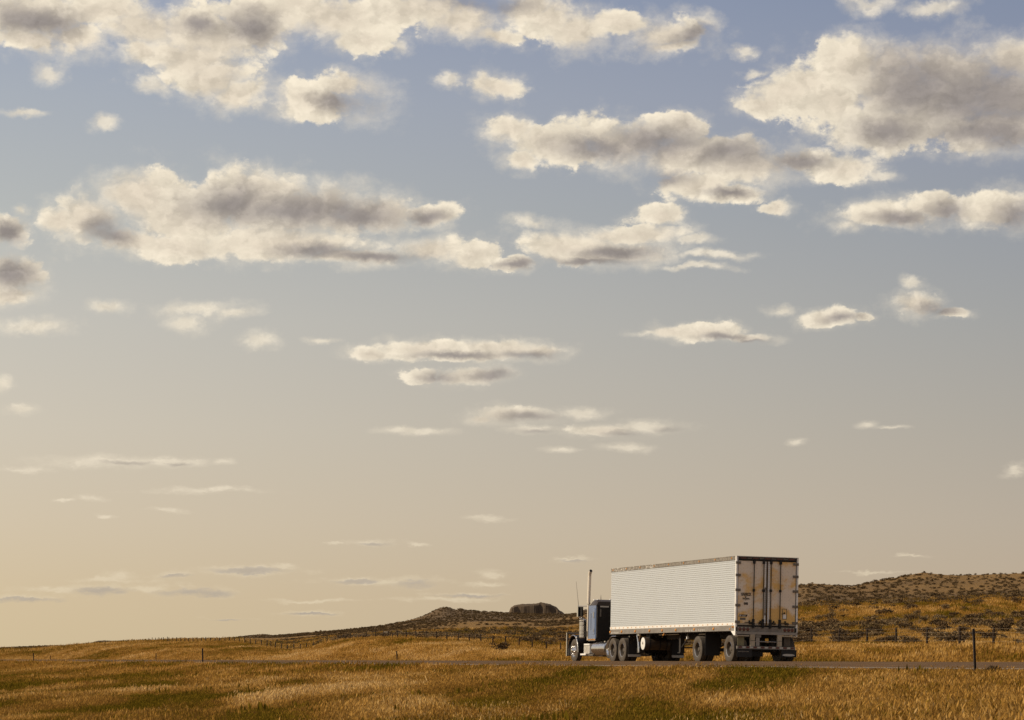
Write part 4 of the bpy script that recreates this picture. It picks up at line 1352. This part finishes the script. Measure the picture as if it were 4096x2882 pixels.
# tanks, boxes, steps
for s in (1, -1):
    tkb = MB().lathe([(0.0, 0.0), (0.01, 0.26), (0.04, 0.30), (1.72, 0.30), (1.75, 0.26), (1.76, 0.0)], (15.62, s * 0.93, 0.60), 'x', 30).build('fuel_tank', M['polished'], K)
    bd = MB()
    for x in (16.0, 16.75, 17.15):
        bd.lathe([(-0.028, 0.306), (0.028, 0.306)], (x, s * 0.93, 0.60), 'x', 30)
    bd.build('tank_band', M['chrome'], tkb)
    MB().lathe([(0.0, 0.05), (0.05, 0.05)], (16.5, s * 0.85, 0.90), 'z', 12).build('filler_cap', M['chrome'], tkb)
    bx = MB().box(17.58, 18.36, s * 0.55, s * 1.22, 0.39, 0.75)
    bx.box(17.58, 18.36, s * 0.55, s * 1.225, 0.765, 0.83)
    bxo = bx.build('battery_box', M['white'], K, smooth=False)
    rb = MB()
    for z in np.arange(0.42, 0.74, 0.035):
        rb.box(17.62, 18.32, s * 1.2205, s * 1.228, z, z + 0.02)
    rb.build('tread_ribs', M['polished'], bxo, smooth=False)['kind'] = 'stuff'
    MB().box(18.0, 18.74, s * 1.0, s * 1.26, 0.31, 0.385).build('step', M['white'], K, smooth=False)
    MB().box(17.3, 18.7, s * 0.4, s * 1.15, 0.30, 0.345).build('step_bracket', M['grey'], K, smooth=False)
    # quarter fender hoop over the front drive
    hp = [(14.86 - 0.0, s * 1.2, 0.62)] + [(14.26 + 0.60 * math.cos(a), s * 1.2, 0.53 + 0.60 * math.sin(a)) for a in np.linspace(R(12), R(90), 8)] + [(13.78, s * 1.2, 1.13)]
    b = MB()
    for i in range(len(hp) - 1):
        (xa, _, za), (xb, _, zb) = hp[i], hp[i + 1]
        n_ = Vector((zb - za, 0, -(xb - xa)))
        n_ = n_.normalized() * 0.016 if n_.length > 0 else n_
        ya, yb = s * 0.66, s * 1.29
        b.add([(xa, ya, za), (xb, ya, zb), (xb, yb, zb), (xa, yb, za), (xa + n_.x, ya, za + n_.z), (xb + n_.x, ya, zb + n_.z), (xb + n_.x, yb, zb + n_.z), (xa + n_.x, yb, za + n_.z)],
              [(0, 1, 2, 3), (7, 6, 5, 4), (0, 4, 5, 1), (1, 5, 6, 2), (2, 6, 7, 3), (3, 7, 4, 0)])
    qf = b.build('quarter_fender', M['alu'], K)
    MB().tube([(x, s * 1.292, z) for x, _, z in hp], 0.022, 6).build('fender_edge', M['polished'], qf)
    # flap hanger and flap behind the drives
    hg = MB().box(12.18, 12.24, s * 0.45, s * 1.25, 1.08, 1.13).prism([(s * 1.25, 1.13), (s * 0.95, 1.13), (s * 1.12, 0.78), (s * 1.19, 0.78)][::s], 'x', 12.20, 12.23).build('flap_hanger', M['polished'], K, smooth=False)
    fl = MB().box(12.20, 12.215, s * 0.72, s * 1.28, 0.22, 1.078).build('mud_flap', M['flap'], K, smooth=False)
    MB().box(12.19, 12.199, s * 0.72, s * 1.28, 0.24, 0.34).build('flap_weight', M['silvertape'], fl, smooth=False)
# hangers and air gear seen between drives and tank
MB().tube([(11.55, 1.12, 1.2), (11.35, 1.12, 0.85), (11.33, 1.12, 0.42)], [0.04, 0.05, 0.035], 8).tube([(11.15, 1.12, 1.2), (11.33, 1.12, 0.9)], 0.035, 8).box(11.25, 11.5, 1.0, 1.14, 1.13, 1.215).build('spare_carrier', M['polished'], T)
MB().box(11.3, 11.6, 0.85, 1.1, 0.40, 0.62).build('carrier_tray', M['frame'], T, smooth=False)

# ================================================================== vegetation
def leaf_material(name, stops, attr='tint', trans=0.25, rough=0.85):
    m_ = bpy.data.materials.new(name)
    m_.use_nodes = True
    t = NT(m_.node_tree)
    m_.node_tree.nodes.remove(m_.node_tree.nodes['Principled BSDF'])
    a = t.n('ShaderNodeAttribute', attribute_name=attr)
    a.attribute_type = 'INSTANCER'
    c = t.ramp(a.outputs['Fac'], stops)
    d = t.n('ShaderNodeBsdfDiffuse')
    t.put(d.inputs[0], c)
    tr = t.n('ShaderNodeBsdfTranslucent')
    t.put(tr.inputs[0], c)
    mx = t.n('ShaderNodeMixShader')
    mx.inputs[0].default_value = trans
    m_.node_tree.links.new(d.outputs[0], mx.inputs[1])
    m_.node_tree.links.new(tr.outputs[0], mx.inputs[2])
    m_.node_tree.links.new(mx.outputs[0], m_.node_tree.nodes['Material Output'].inputs[0])
    return m_


def scatter(name, variants, pts, rot, scl, tint, material, label=None):
    """one stuff object: its mesh holds the loose points and the plant variants; geometry nodes instance the variants on the points"""
    nvar = len(variants)
    n = len(pts)
    V = [np.asarray(pts, np.float32)]
    F = []
    vid = [np.full(n, -1, np.int32)]
    off = n
    for k, (vs, fs) in enumerate(variants):
        V.append(np.asarray(vs, np.float32))
        vid.append(np.full(len(vs), k, np.int32))
        F += [tuple(int(i) + off for i in f) for f in fs]
        off += len(vs)
    V = np.vstack(V)
    me = bpy.data.meshes.new(name)
    me.from_pydata([], [], [])
    me.vertices.add(len(V))
    me.vertices.foreach_set('co', V.ravel())
    lens = np.array([len(f) for f in F])
    lp = np.array([i for f in F for i in f], np.int32)
    me.loops.add(len(lp))
    me.loops.foreach_set('vertex_index', lp)
    me.polygons.add(len(F))
    me.polygons.foreach_set('loop_start', np.concatenate([[0], np.cumsum(lens)[:-1]]).astype(np.int32))
    me.update(calc_edges=True)
    ext = off - n
    def at(nm, typ, arr, key='value'):
        a_ = me.attributes.new(nm, typ, 'POINT')
        a_.data.foreach_set(key, arr)
    at('vid', 'INT', np.concatenate(vid))
    at('pick', 'INT', np.concatenate([rng.integers(0, nvar, n), np.zeros(ext)]).astype(np.int32))
    at('rot', 'FLOAT_VECTOR', np.vstack([rot, np.zeros((ext, 3))]).astype(np.float32).ravel(), 'vector')
    at('scl', 'FLOAT_VECTOR', np.vstack([scl, np.ones((ext, 3))]).astype(np.float32).ravel(), 'vector')
    at('tint', 'FLOAT', np.concatenate([tint, np.zeros(ext)]).astype(np.float32))
    me.materials.append(material)
    o = link(name, me)
    ng = bpy.data.node_groups.new(name + '_nodes', 'GeometryNodeTree')
    ng.interface.new_socket('Geometry', in_out='INPUT', socket_type='NodeSocketGeometry')
    ng.interface.new_socket('Geometry', in_out='OUTPUT', socket_type='NodeSocketGeometry')
    N, L = ng.nodes, ng.links
    gi, go = N.new('NodeGroupInput'), N.new('NodeGroupOutput')
    def named(nm, typ):
        q = N.new('GeometryNodeInputNamedAttribute')
        q.data_type = typ
        q.inputs['Name'].default_value = nm
        return q.outputs[0]
    def equal(k):
        c = N.new('FunctionNodeCompare')
        c.data_type, c.operation = 'INT', 'EQUAL'
        L.new(named('vid', 'INT'), c.inputs[2])
        c.inputs[3].default_value = k
        return c.outputs[0]
    sp = N.new('GeometryNodeSeparateGeometry')
    sp.domain = 'POINT'
    L.new(gi.outputs[0], sp.inputs[0])
    L.new(equal(-1), sp.inputs[1])
    g2i = N.new('GeometryNodeGeometryToInstance')
    for k in range(nvar):
        s2 = N.new('GeometryNodeSeparateGeometry')
        s2.domain = 'POINT'
        L.new(sp.outputs[1], s2.inputs[0])
        L.new(equal(k), s2.inputs[1])
        L.new(s2.outputs[0], g2i.inputs[0])
    iop = N.new('GeometryNodeInstanceOnPoints')
    L.new(sp.outputs[0], iop.inputs['Points'])
    L.new(g2i.outputs[0], iop.inputs['Instance'])
    iop.inputs['Pick Instance'].default_value = True
    L.new(named('pick', 'INT'), iop.inputs['Instance Index'])
    L.new(named('rot', 'FLOAT_VECTOR'), iop.inputs['Rotation'])
    L.new(named('scl', 'FLOAT_VECTOR'), iop.inputs['Scale'])
    L.new(iop.outputs[0], go.inputs[0])
    md = o.modifiers.new('scatter', 'NODES')
    md.node_group = ng
    o['kind'] = 'stuff'
    if label:
        o['label'] = label
    return o


def tuft(nblades, h, spread, lean, wd, seed):
    r = random.Random(seed)
    vs, fs = [], []
    for _ in range(nblades):
        a = r.uniform(0, 2 * math.pi)
        q = spread * math.sqrt(r.random())
        bx, by = q * math.cos(a), q * math.sin(a)
        hh = h * r.uniform(0.5, 1.15)
        la = a + r.uniform(-1, 1)
        ln = hh * (lean + r.uniform(0.05, 0.45))
        tx, ty = bx + ln * math.cos(la) + hh * 0.22, by + ln * math.sin(la)
        mx, my = bx + (tx - bx) * 0.36, by + (ty - by) * 0.36
        wa = r.uniform(0, math.pi)
        wx, wy = math.cos(wa) * wd / 2, math.sin(wa) * wd / 2
        o = len(vs)
        tz = hh * r.uniform(0.75, 1.0)
        mz = hh * 0.58
        vs += [(bx - wx, by - wy, -0.03), (bx + wx, by + wy, -0.03), (mx + wx * 0.8, my + wy * 0.8, mz), (mx - wx * 0.8, my - wy * 0.8, mz), (tx, ty, tz)]
        fs += [(o, o + 1, o + 2, o + 3), (o + 3, o + 2, o + 4)]
        if r.random() < 0.35:      # seed head
            o = len(vs)
            k = wd * 1.3
            vs += [(tx, ty, tz - 0.02), (tx + wx * 2.2, ty + wy * 2.2, tz + k * 1.5), (tx + hh * 0.04, ty, tz + k * 5), (tx - wx * 2.2, ty - wy * 2.2, tz + k * 1.5)]
            fs += [(o, o + 1, o + 2, o + 3)]
    return vs, fs


GRASS_STOPS = [(0.0, (0.115, 0.082, 0.008, 1)), (0.18, (0.18, 0.115, 0.012, 1)), (0.36, (0.28, 0.145, 0.030, 1)), (0.55, (0.41, 0.225, 0.052, 1)), (0.78, (0.52, 0.31, 0.092, 1)), (1.0, (0.64, 0.43, 0.18, 1))]
gm1 = leaf_material('dry_grass_blades', GRASS_STOPS)


def wedge(n, y0, y1, power, px0=-250, px1=4350):
    """random ground points in front of the camera, denser up close"""
    uu = rng.random(n)
    p = 2 - power
    Y = (y0 ** p + uu * (y1 ** p - y0 ** p)) ** (1 / p)
    X = (rng.uniform(px0, px1, n) - CX) / FPX * Y
    return X, Y


def grass_tint(X, Y, extra=0):
    sk = np.where(np.abs(road_tu(X, Y)[1]) < 45, X - Y / 9.0, X)
    n1 = fbm(sk / 1.5 + 11, Y / 11.0 + 4, 4)
    n2 = fbm(sk / 7.0 + 2, Y / 40.0 + 7, 4)
    n3 = fbm(X / 0.5 + 2, Y / 0.8 + 7, 2)
    t, u = road_tu(X, Y)
    b = 0.50 + 1.05 * (n2 - 0.5) + 0.95 * (n1 - 0.5) + 0.45 * (n3 - 0.5) + rng.normal(0, 0.10, len(X))
    b = b - 0.15 * (1 - sstep(u, 7, 15)) * (u > 0) - 0.07 * sstep(X, 3, 8) * (u > 0)
    g = green_mask(X, Y)
    b = b * (1 - g) + g * (0.12 + 0.5 * (n1 - 0.4) + rng.normal(0, 0.05, len(X)))
    return np.clip(b + extra, 0, 1)


def make_grass(name, X, Y, variants, hs, lean_amt, extra, label, HMAX=0.20):
    z = ground_z(X, Y)
    n = len(X)
    tint = grass_tint(X, Y, extra)
    rot = np.stack([rng.normal(0, lean_amt, n), rng.normal(0.10, lean_amt, n), rng.normal(0, 0.9, n)], -1)
    s = hs * rng.uniform(0.65, 1.35, n) * (0.7 + 0.8 * fbm(X / 4.0 + 9, Y / 5.0 + 1, 3))
    g = green_mask(X, Y)
    s = s * (1 - 0.30 * g)
    hz = s * (1 - 0.25 * g)
    t, u = road_tu(X, Y)
    room = np.where(u > 0, np.clip(EYE - 0.285 - z, 0.03, 9), np.clip(0.10 + (-u - 5.0) * 0.10, 0.05, 9))
    hz = np.minimum(hz, room / HMAX)
    scl = np.stack([s, s, hz], -1)
    return scatter(name, variants, np.stack([X, Y, z], -1), rot, scl, tint, gm1, label)


short = [tuft(26, 0.088, 0.20, 0.75, 0.010, k) for k in range(7)]
wide = [tuft(26, 0.17, 0.50, 0.5, 0.026, 40 + k) for k in range(6)]
flat = [tuft(18, 0.13, 0.2, 1.5, 0.011, 80 + k) for k in range(5)]
# the meadow between the camera and the road
X, Y = wedge(210000, 30, 105, 1.2)
t, u = road_tu(X, Y)
k = (u > 4.85) & (Y > 26)
X, Y = X[k], Y[k]
make_grass('meadow_grass', X, Y, short, np.interp(Y, [40, 100], [0.85, 1.2]), 0.22, 0.0, 'dry golden grass with green patches in front of the highway')
X, Y = wedge(26000, 34, 100, 1.2)
t, u = road_tu(X, Y)
lay = fbm(X / 3.5 + 21, Y / 5.0 + 13, 4)
k = (u > 5.2) & (lay + rng.normal(0, 0.05, len(X)) > 0.55) & (green_mask(X, Y) < 0.4)
X, Y = X[k], Y[k]
make_grass('flattened_grass', X, Y, flat, np.full(len(X), 1.0), 0.25, 0.13, 'pale straw lying flat in swathes across the meadow')
X, Y = wedge(70000, 100, 420, 1.4, -250, 3200)
t, u = road_tu(X, Y)
k = (u > 4.95)
X, Y = X[k], Y[k]
make_grass('meadow_grass', X, Y, wide, np.interp(Y, [100, 300], [0.6, 0.9]), 0.14, 0.0, 'dry grass along the near edge of the highway')
# scattered darker weeds and pale seed stalks
X, Y = wedge(1500, 34, 150, 1.0)
t, u = road_tu(X, Y)
k = (u > 5.3) & (fbm(X / 5.0 + 3, Y / 9.0, 3) > 0.50)
X, Y = X[k], Y[k]
nW = len(X)
weeds = [tuft(30, 0.13, 0.16, 0.5, 0.022, 200 + q) for q in range(4)]
scatter('meadow_weeds', weeds, np.stack([X, Y, ground_z(X, Y)], -1), np.stack([np.zeros(nW), np.zeros(nW), rng.uniform(0, 6.28, nW)], -1),
        np.repeat(rng.uniform(0.5, 1.3, nW)[:, None], 3, 1), np.clip(rng.normal(0.05, 0.06, nW), 0, 1), gm1, 'dark green weeds dotted through the dry meadow')
X, Y = wedge(5200, 38, 62, 1.5, 1500, 4300)
k = fbm(X / 2.0 + 30, Y / 6.0 + 1, 3) > 0.50
X, Y = X[k], Y[k]
nW = len(X)
stalks = [tuft(4, 0.20, 0.05, 0.25, 0.010, 230 + q) for q in range(5)]
scatter('seed_stalks', stalks, np.stack([X, Y, ground_z(X, Y)], -1), np.stack([rng.normal(0, 0.15, nW), rng.normal(0.1, 0.15, nW), rng.uniform(0, 6.28, nW)], -1),
        np.repeat(rng.uniform(0.6, 1.1, nW)[:, None], 3, 1), np.clip(rng.normal(0.85, 0.12, nW), 0, 1), gm1, 'pale seed stalks standing above the meadow grass in front')
# verge and bank beyond the road
X, Y = wedge(215000, 66, 640, 1.3)
t, u = road_tu(X, Y)
pxx = CX + FPX * X / Y
fence_y = np.interp(pxx, KN, [a for a, b in R2])
k = (u < -5.2) & (Y < fence_y + 60)
X, Y = X[k], Y[k]
make_grass('verge_grass', X, Y, wide, np.interp(Y, [70, 200, 400], [0.8, 0.72, 0.9]), 0.14, 0.02, 'tall golden grass on the bank beyond the highway')
X, Y = wedge(60000, 170, 700, 1.2)
pxx = CX + FPX * X / Y
fence_y = np.interp(pxx, KN, [a for a, b in R2])
sdn = sage_density(X, Y)
k = (Y > fence_y + 5) & (rng.random(len(X)) > sdn * 0.7)
X, Y = X[k], Y[k]
make_grass('range_grass', X, Y, wide, np.interp(Y, [170, 600], [0.8, 1.6]), 0.14, -0.10, 'dry golden range grass between the sagebrush')


# sagebrush ------------------------------------------------------------------
def bush(nleaf, seed, blobs_n=6, lsize=0.09):
    r = random.Random(seed)
    cl = []
    for _ in range(blobs_n):
        a = r.uniform(0, 6.28)
        q = 0.36 * math.sqrt(r.random())
        cl.append((q * math.cos(a), q * math.sin(a), r.uniform(0.20, 0.52), r.uniform(0.2, 0.34)))
    vs, fs = [], []
    for (cx, cy, cz, cr) in cl[:5]:     # stems
        o = len(vs)
        vs += [(-0.02, 0, -0.08), (0.02, 0.01, -0.08), (cx, cy, cz)]
        fs += [(o, o + 1, o + 2)]
    for _ in range(nleaf):
        cx, cy, cz, cr = r.choice(cl)
        d = Vector((r.gauss(0, 1), r.gauss(0, 1), r.gauss(0.25, 1))).normalized()
        p = Vector((cx, cy, cz)) + d * cr * (r.random() ** 0.35)
        if p.z < -0.02:
            p.z = abs(p.z)
        e1 = (d + Vector((r.gauss(0, .6), r.gauss(0, .6), r.gauss(0.6, .5)))).normalized()
        e2 = e1.cross(Vector((r.gauss(0, 1), r.gauss(0, 1), r.gauss(0, 1)))).normalized()
        L_, W_ = lsize * r.uniform(0.9, 1.9), lsize * r.uniform(0.35, 0.7)
        o = len(vs)
        vs += [tuple(p - e2 * W_), tuple(p + e2 * W_), tuple(p + e1 * L_ + e2 * W_ * 0.3)]
        fs += [(o, o + 1, o + 2)]
    return vs, fs


SAGE_STOPS = [(0.0, (0.07, 0.045, 0.022, 1)), (0.5, (0.13, 0.086, 0.042, 1)), (1.0, (0.20, 0.135, 0.066, 1))]
sage_stuff = leaf_material('sagebrush_leaves_far', SAGE_STOPS, trans=0.12)
# candidates over the whole range
cand = []
X, Y = wedge(26000, 168, 380, 0.2)
dn = sage_density(X, Y)
k = rng.random(len(X)) < dn * 0.075
cand.append((X[k], Y[k]))
X, Y = wedge(90000, 380, 900, 0.2)
dn = sage_density(X, Y)
k = rng.random(len(X)) < dn * 0.26
cand.append((X[k], Y[k]))
X, Y = wedge(160000, 900, 1900, 0.3)
dn = sage_density(X, Y)
k = rng.random(len(X)) < dn * 0.26
cand.append((X[k], Y[k]))
SXs = np.concatenate([c[0] for c in cand])
SYs = np.concatenate([c[1] for c in cand])
ssz = rng.uniform(0.7, 1.5, len(SXs)) * (0.75 + 0.9 * fbm(SXs / 25.0, SYs / 25.0, 3))
spx = CX + FPX * SXs / SYs
vis = (spx > -40) & (spx < 4136)
hidden = (spx > 2437) & (spx < 3187) & (SYs < 1e9) & (ground_z(SXs, SYs) + 1.0 < EYE + 370 / FPX * SYs) & (ground_z(SXs, SYs) > EYE + 110 / FPX * SYs)
app = np.where(vis & ~hidden, ssz / SYs, 0)
order = np.argsort(-app)
big = order[:275]
rest = order[275:]
zz = ground_z(SXs, SYs)

sage_one = []
for i, (tone, nm) in enumerate((((0.125, 0.080, 0.038), 'a'), ((0.165, 0.112, 0.054), 'b'), ((0.09, 0.058, 0.028), 'c'))):
    sage_one.append(mat('sagebrush_leaves', tone, 0.9, 0, 3.0, 0.6, tuple(c * 1.7 for c in tone), spec=0.1))
bush_meshes = []
for s_ in range(9):
    vs, fs = bush(420, 300 + s_, 5 + s_ % 4, 0.085)
    mb = MB().add(vs, fs)
    bush_meshes.append(mb.mesh('sagebrush', sage_one[s_ % 3], False))
bush_objs = []
for n_, i in enumerate(big):
    mi_ = int(rng.integers(0, 9))
    o = link('sagebrush', bush_meshes[mi_], None, (SXs[i], SYs[i], zz[i] - 0.05))
    s_ = float(ssz[i])
    o.scale = (s_ * random.uniform(0.95, 1.35), s_ * random.uniform(0.9, 1.2), s_ * random.uniform(0.62, 0.9))
    o.rotation_euler = (0, 0, random.uniform(0, 6.28))
    bush_objs.append((o, float(spx[i]), float(SYs[i]), s_, mi_))

# each bush gets its own words: look, row, landmark, and its order from the left among its likes
POSTS_R = [3140, 3247, 3355, 3468, 3585, 3707, 3838, 3973, 4200]
NUM = ['first', 'second', 'third', 'fourth', 'fifth', 'sixth', 'seventh', 'eighth', 'ninth', 'tenth', 'eleventh', 'twelfth']
rows_ = {}
for o, px_, Y_, s_, mi_ in bush_objs:
    look = ('brown', 'grey-brown', 'blackish')[mi_ % 3] + (' large' if s_ > 1.55 else ' small' if s_ < 1.2 else ' mid-sized')
    if px_ > 3187:
        k_ = max(0, sum(1 for p in POSTS_R if p < px_) - 1)
        bay = 'in fence bay ' + NUM[k_] + ' from trailer' if k_ else 'beside trailer corner'
        row = 'close behind wires' if Y_ < 225 else 'lower slope' if Y_ < 265 else 'middle slope' if Y_ < 310 else 'upper slope'
        grp = 'sagebrush on the slope right of the trailer'
    elif px_ > 2437:
        bay, row, grp = 'seen under or beside trailer', ('near' if Y_ < 300 else 'far'), 'sagebrush behind the trailer'
    else:
        bay = ('below the knob by the cab' if px_ > 2258 else 'below the butte' if px_ > 2036 else 'below the twin-topped hill' if px_ > 1600 else 'left of the braced fence end')
        row = 'near the fence' if Y_ < 420 else 'mid range' if Y_ < 520 else 'farther up'
        grp = 'sagebrush on the range left of the truck'
    rows_.setdefault((look, bay, row, grp), []).append((px_, o))
for (look, bay, row, grp), lst in rows_.items():
    lst.sort(key=lambda q: q[0])
    for q, (px_, o) in enumerate(lst):
        od = '' if len(lst) == 1 else (', ' + (NUM[q] if q < 12 else 'number %d' % (q + 1)) + ' from left')
        tag(o, look + ' sagebrush ' + bay + ', ' + row + od, 'bush', grp)
variants = [bush(95, 700 + k, 5, 0.15) for k in range(6)]
n = len(rest)
sc_ = ssz[rest] * np.interp(SYs[rest], [200, 800, 1800], [0.90, 0.68, 0.62]) * np.where(spx[rest] < 1100, 0.7, 1.0)
scatter('sagebrush_cover', variants, np.stack([SXs[rest], SYs[rest], zz[rest] - 0.05], -1),
        np.stack([np.zeros(n), np.zeros(n), rng.uniform(0, 6.28, n)], -1),
        np.stack([sc_ * 1.5, sc_ * 1.4, sc_ * 0.85], -1), np.clip(rng.normal(0.55, 0.2, n), 0, 1), sage_stuff, 'low dark sagebrush covering the distant slopes')

# single plants near the road -----------------------------------------------------
def road_plant(px, Y, size, label, mi, green=False):
    X = (px - CX) / FPX * Y
    z = float(ground_z(np.array([X]), np.array([Y]))[0])
    o = link('shrub', bush_meshes[mi], None, (X, Y, z - 0.03))
    o.scale = (size * 1.4, size * 1.2, size)
    tag(o, label, 'bush')
    return o


road_plant(3962, 64.2, 0.34, 'small dark weed at the foot of the tall marker post by the road edge', 2)
road_plant(2000, 215, 1.2, 'dark round bush in the golden grass just left of the truck, before the fence', 5)
road_plant(2296, 300, 1.3, 'dark bush by the fence right above the truck bumper', 3)

# fences ------------------------------------------------------------------------
wood = mat('weathered_fence_wood', (0.045, 0.030, 0.019), 0.9, 0, 6.0, 0.7, (0.025, 0.017, 0.011), spec=0.1)
wire_m = mat('fence_wire', (0.26, 0.215, 0.16), 0.6, 0.3)


def post_mesh(k):
    r = random.Random(k)
    b = MB()
    lx, ly = r.uniform(-0.03, 0.03), r.uniform(-0.03, 0.03)
    b.tube([(0, 0, -0.25), (lx * 0.5, ly * 0.5, 0.5), (lx, ly, 0.97), (lx * 1.02, ly * 1.02, 1.0)], [0.092, 0.088, 0.082, 0.06], 8)
    return b.mesh('post', wood)


pms = [post_mesh(k) for k in range(8)]


def fence(label, posts, wires=(0.93, 0.74, 0.55, 0.34), braces=()):
    """posts: (picture column, depth, height)"""
    P3 = []
    for px, Y, h in posts:
        X = (px - CX) / FPX * Y
        P3.append((X, Y, float(ground_z(np.array([X]), np.array([Y]))[0]), h))
    c0 = P3[len(P3) // 2]
    root = empty('wire_fence', (c0[0], c0[1], c0[2]))
    tag(root, label, 'fence')
    base = Vector(c0[:3])
    for i, (X, Y, z, h) in enumerate(P3):
        o = link('post', pms[i % 8], root, Vector((X, Y, z)) - base)
        o.scale = (1.0, 1.0, h)
        o.rotation_euler = (R(random.uniform(-2.5, 2.5)), R(random.uniform(-2, 2)), random.uniform(0, 6))
    for f in wires:
        b = MB()
        for i in range(len(P3) - 1):
            a, c = P3[i], P3[i + 1]
            A = Vector((a[0], a[1], a[2] + f * a[3])) - base
            B = Vector((c[0], c[1], c[2] + f * c[3])) - base
            sg = random.uniform(0.01, 0.05)
            off = Vector((-0.05, -0.07, 0))
            b.tube([A + off, (A + B) / 2 + off - Vector((0, 0, sg)), B + off], 0.0045, 3, caps=False)
        b.build('wire', wire_m, root, fix=False)
    for (i, j, f) in braces:
        a, c = P3[i], P3[j]
        MB().tube([Vector((a[0], a[1], a[2] + f * a[3])) - base, Vector((c[0], c[1], c[2] + f * c[3])) - base], 0.05, 6).build('brace_rail', wire_m, root)
    return root


def rowY(px):
    return float(np.interp(px, KN, [a for a, b in R2])) - 2.0


rp = [4700, 4500, 4310, 4135] + [3100 + x / 2.305 for x in (2012, 1702, 1400, 1118, 848, 588, 338)] + [3140, 3045, 2960, 2880, 2805, 2735, 2670, 2610, 2552, 2498, 2448, 2400, 2350, 2302]
rh = lambda px, Y: 1.55 + random.uniform(-0.06, 0.1)
fence('brown wooden post and wire fence at the foot of the sagebrush slope behind the trailer', [(px, rowY(px), rh(px, 0)) for px in rp])
lp = [1000 + x * 0.5662 for x in (2195, 2095, 1995, 1900, 1805, 1715, 1632, 1550, 1470, 1390, 1315, 1245, 1173, 1105, 1043, 975, 945)]
LY = lambda px: float(np.interp(px, [1100, 1153, 1226, 1317, 1396, 1509, 1680, 1850, 1962, 2076, 2260], [417, 412, 405, 400, 395, 372, 345, 330, 322, 326, 331]))
fence('dark wooden post fence along the crest left of the truck ending at a brace', [(px, LY(px), 1.42 + random.uniform(-0.08, 0.1)) for px in lp], braces=((15, 16, 0.85),))
lp2 = [1000 + x * 0.5662 for x in (885, 825, 710, 655, 600, 545, 500, 450, 400, 353, 310, 265)] + [500 + x / 2.87 for x in (1795, 1725, 1678, 1630, 1565, 1500, 1438, 1376, 1317, 1258, 1197, 1145, 1088, 1033, 980, 927, 878, 828, 780, 730, 685, 638, 593, 549, 504, 486)]
Y2 = lambda px: float(np.interp(px, [640, 660, 830, 930, 1000, 1100, 1153, 1226, 1317, 1396, 1509], [600, 592, 533, 503, 453, 418, 414, 410, 405, 400, 385]))
fence('long row of thin fence posts standing against the sky on the far left rise', [(px, Y2(px), 1.25 + random.uniform(-0.1, 0.1)) for px in lp2])
lp3 = [500 + x / 2.87 for x in (442, 422, 388, 350, 312, 275, 238, 205, 170, 130, 95)]
fence('faint far fence of pale posts dropping behind the left rise', [(px, 600 + (655 - px) * 1.9, 1.2) for px in lp3])

# roadside marker posts ------------------------------------------------------------
steel = mat('brown_marker_steel', (0.06, 0.045, 0.035), 0.7, 0.4, 9.0, 0.6, (0.035, 0.026, 0.02))


def marker(px, Y, h, lean, label, detail=True, wide_=0.036):
    X = (px - CX) / FPX * Y
    z = float(ground_z(np.array([X]), np.array([Y]))[0])
    root = empty('marker_post', (X, Y, z), (0, lean, R(20)))
    tag(root, label, 'marker post')
    wd = wide_
    b = MB()
    b.box(-wd / 2, wd / 2, 0.0, 0.006, -0.3, h)
    b.box(-wd / 2 - 0.012, -wd / 2 - 0.001, -0.03, 0.006, -0.3, h)
    b.box(wd / 2 + 0.001, wd / 2 + 0.012, -0.03, 0.006, -0.3, h)
    b.build('channel', steel, root, smooth=False)
    if detail:
        hb = MB()
        for zz_ in np.arange(0.36, h * 0.86, 0.032):
            hb.box(-0.011, 0.011, -0.004, -0.001, zz_, zz_ + 0.014)
        hb.build('punched_holes', M['hinge'], root, smooth=False)['kind'] = 'stuff'
        MB().box(-wd / 2 - 0.03, wd / 2 - 0.012, -0.045, -0.032, h * 0.88, h * 0.985).build('reflector_back', M['flap'], root, smooth=False)
    else:
        MB().box(-wd / 2, wd / 2, -0.03, -0.005, h - 0.14, h - 0.02).build('reflector_back', M['flap'], root, smooth=False)
    return root


marker(3900, 64.6, 1.20, R(-2.4), 'tall brown perforated steel post on the near road edge right of the trailer')
marker(811, 178, 1.30, R(-1.0), 'dark marker post at the near road edge far left of the truck', False, 0.075)
marker(1590, 175, 1.12, R(-3.5), 'thin leaning marker post in the golden verge below the fence crest, left of the truck', False, 0.05)
marker(624, 285, 1.2, R(0.5), 'thin brown marker post on the far bank left of the dark marker post', False, 0.07)
marker(134, 300, 1.2, R(0), 'second marker post from the left edge, beside the pale road end', False, 0.08)
marker(201, 420, 1.05, R(0), 'very faint short marker post in the grass near the far left end of the road', False, 0.09)
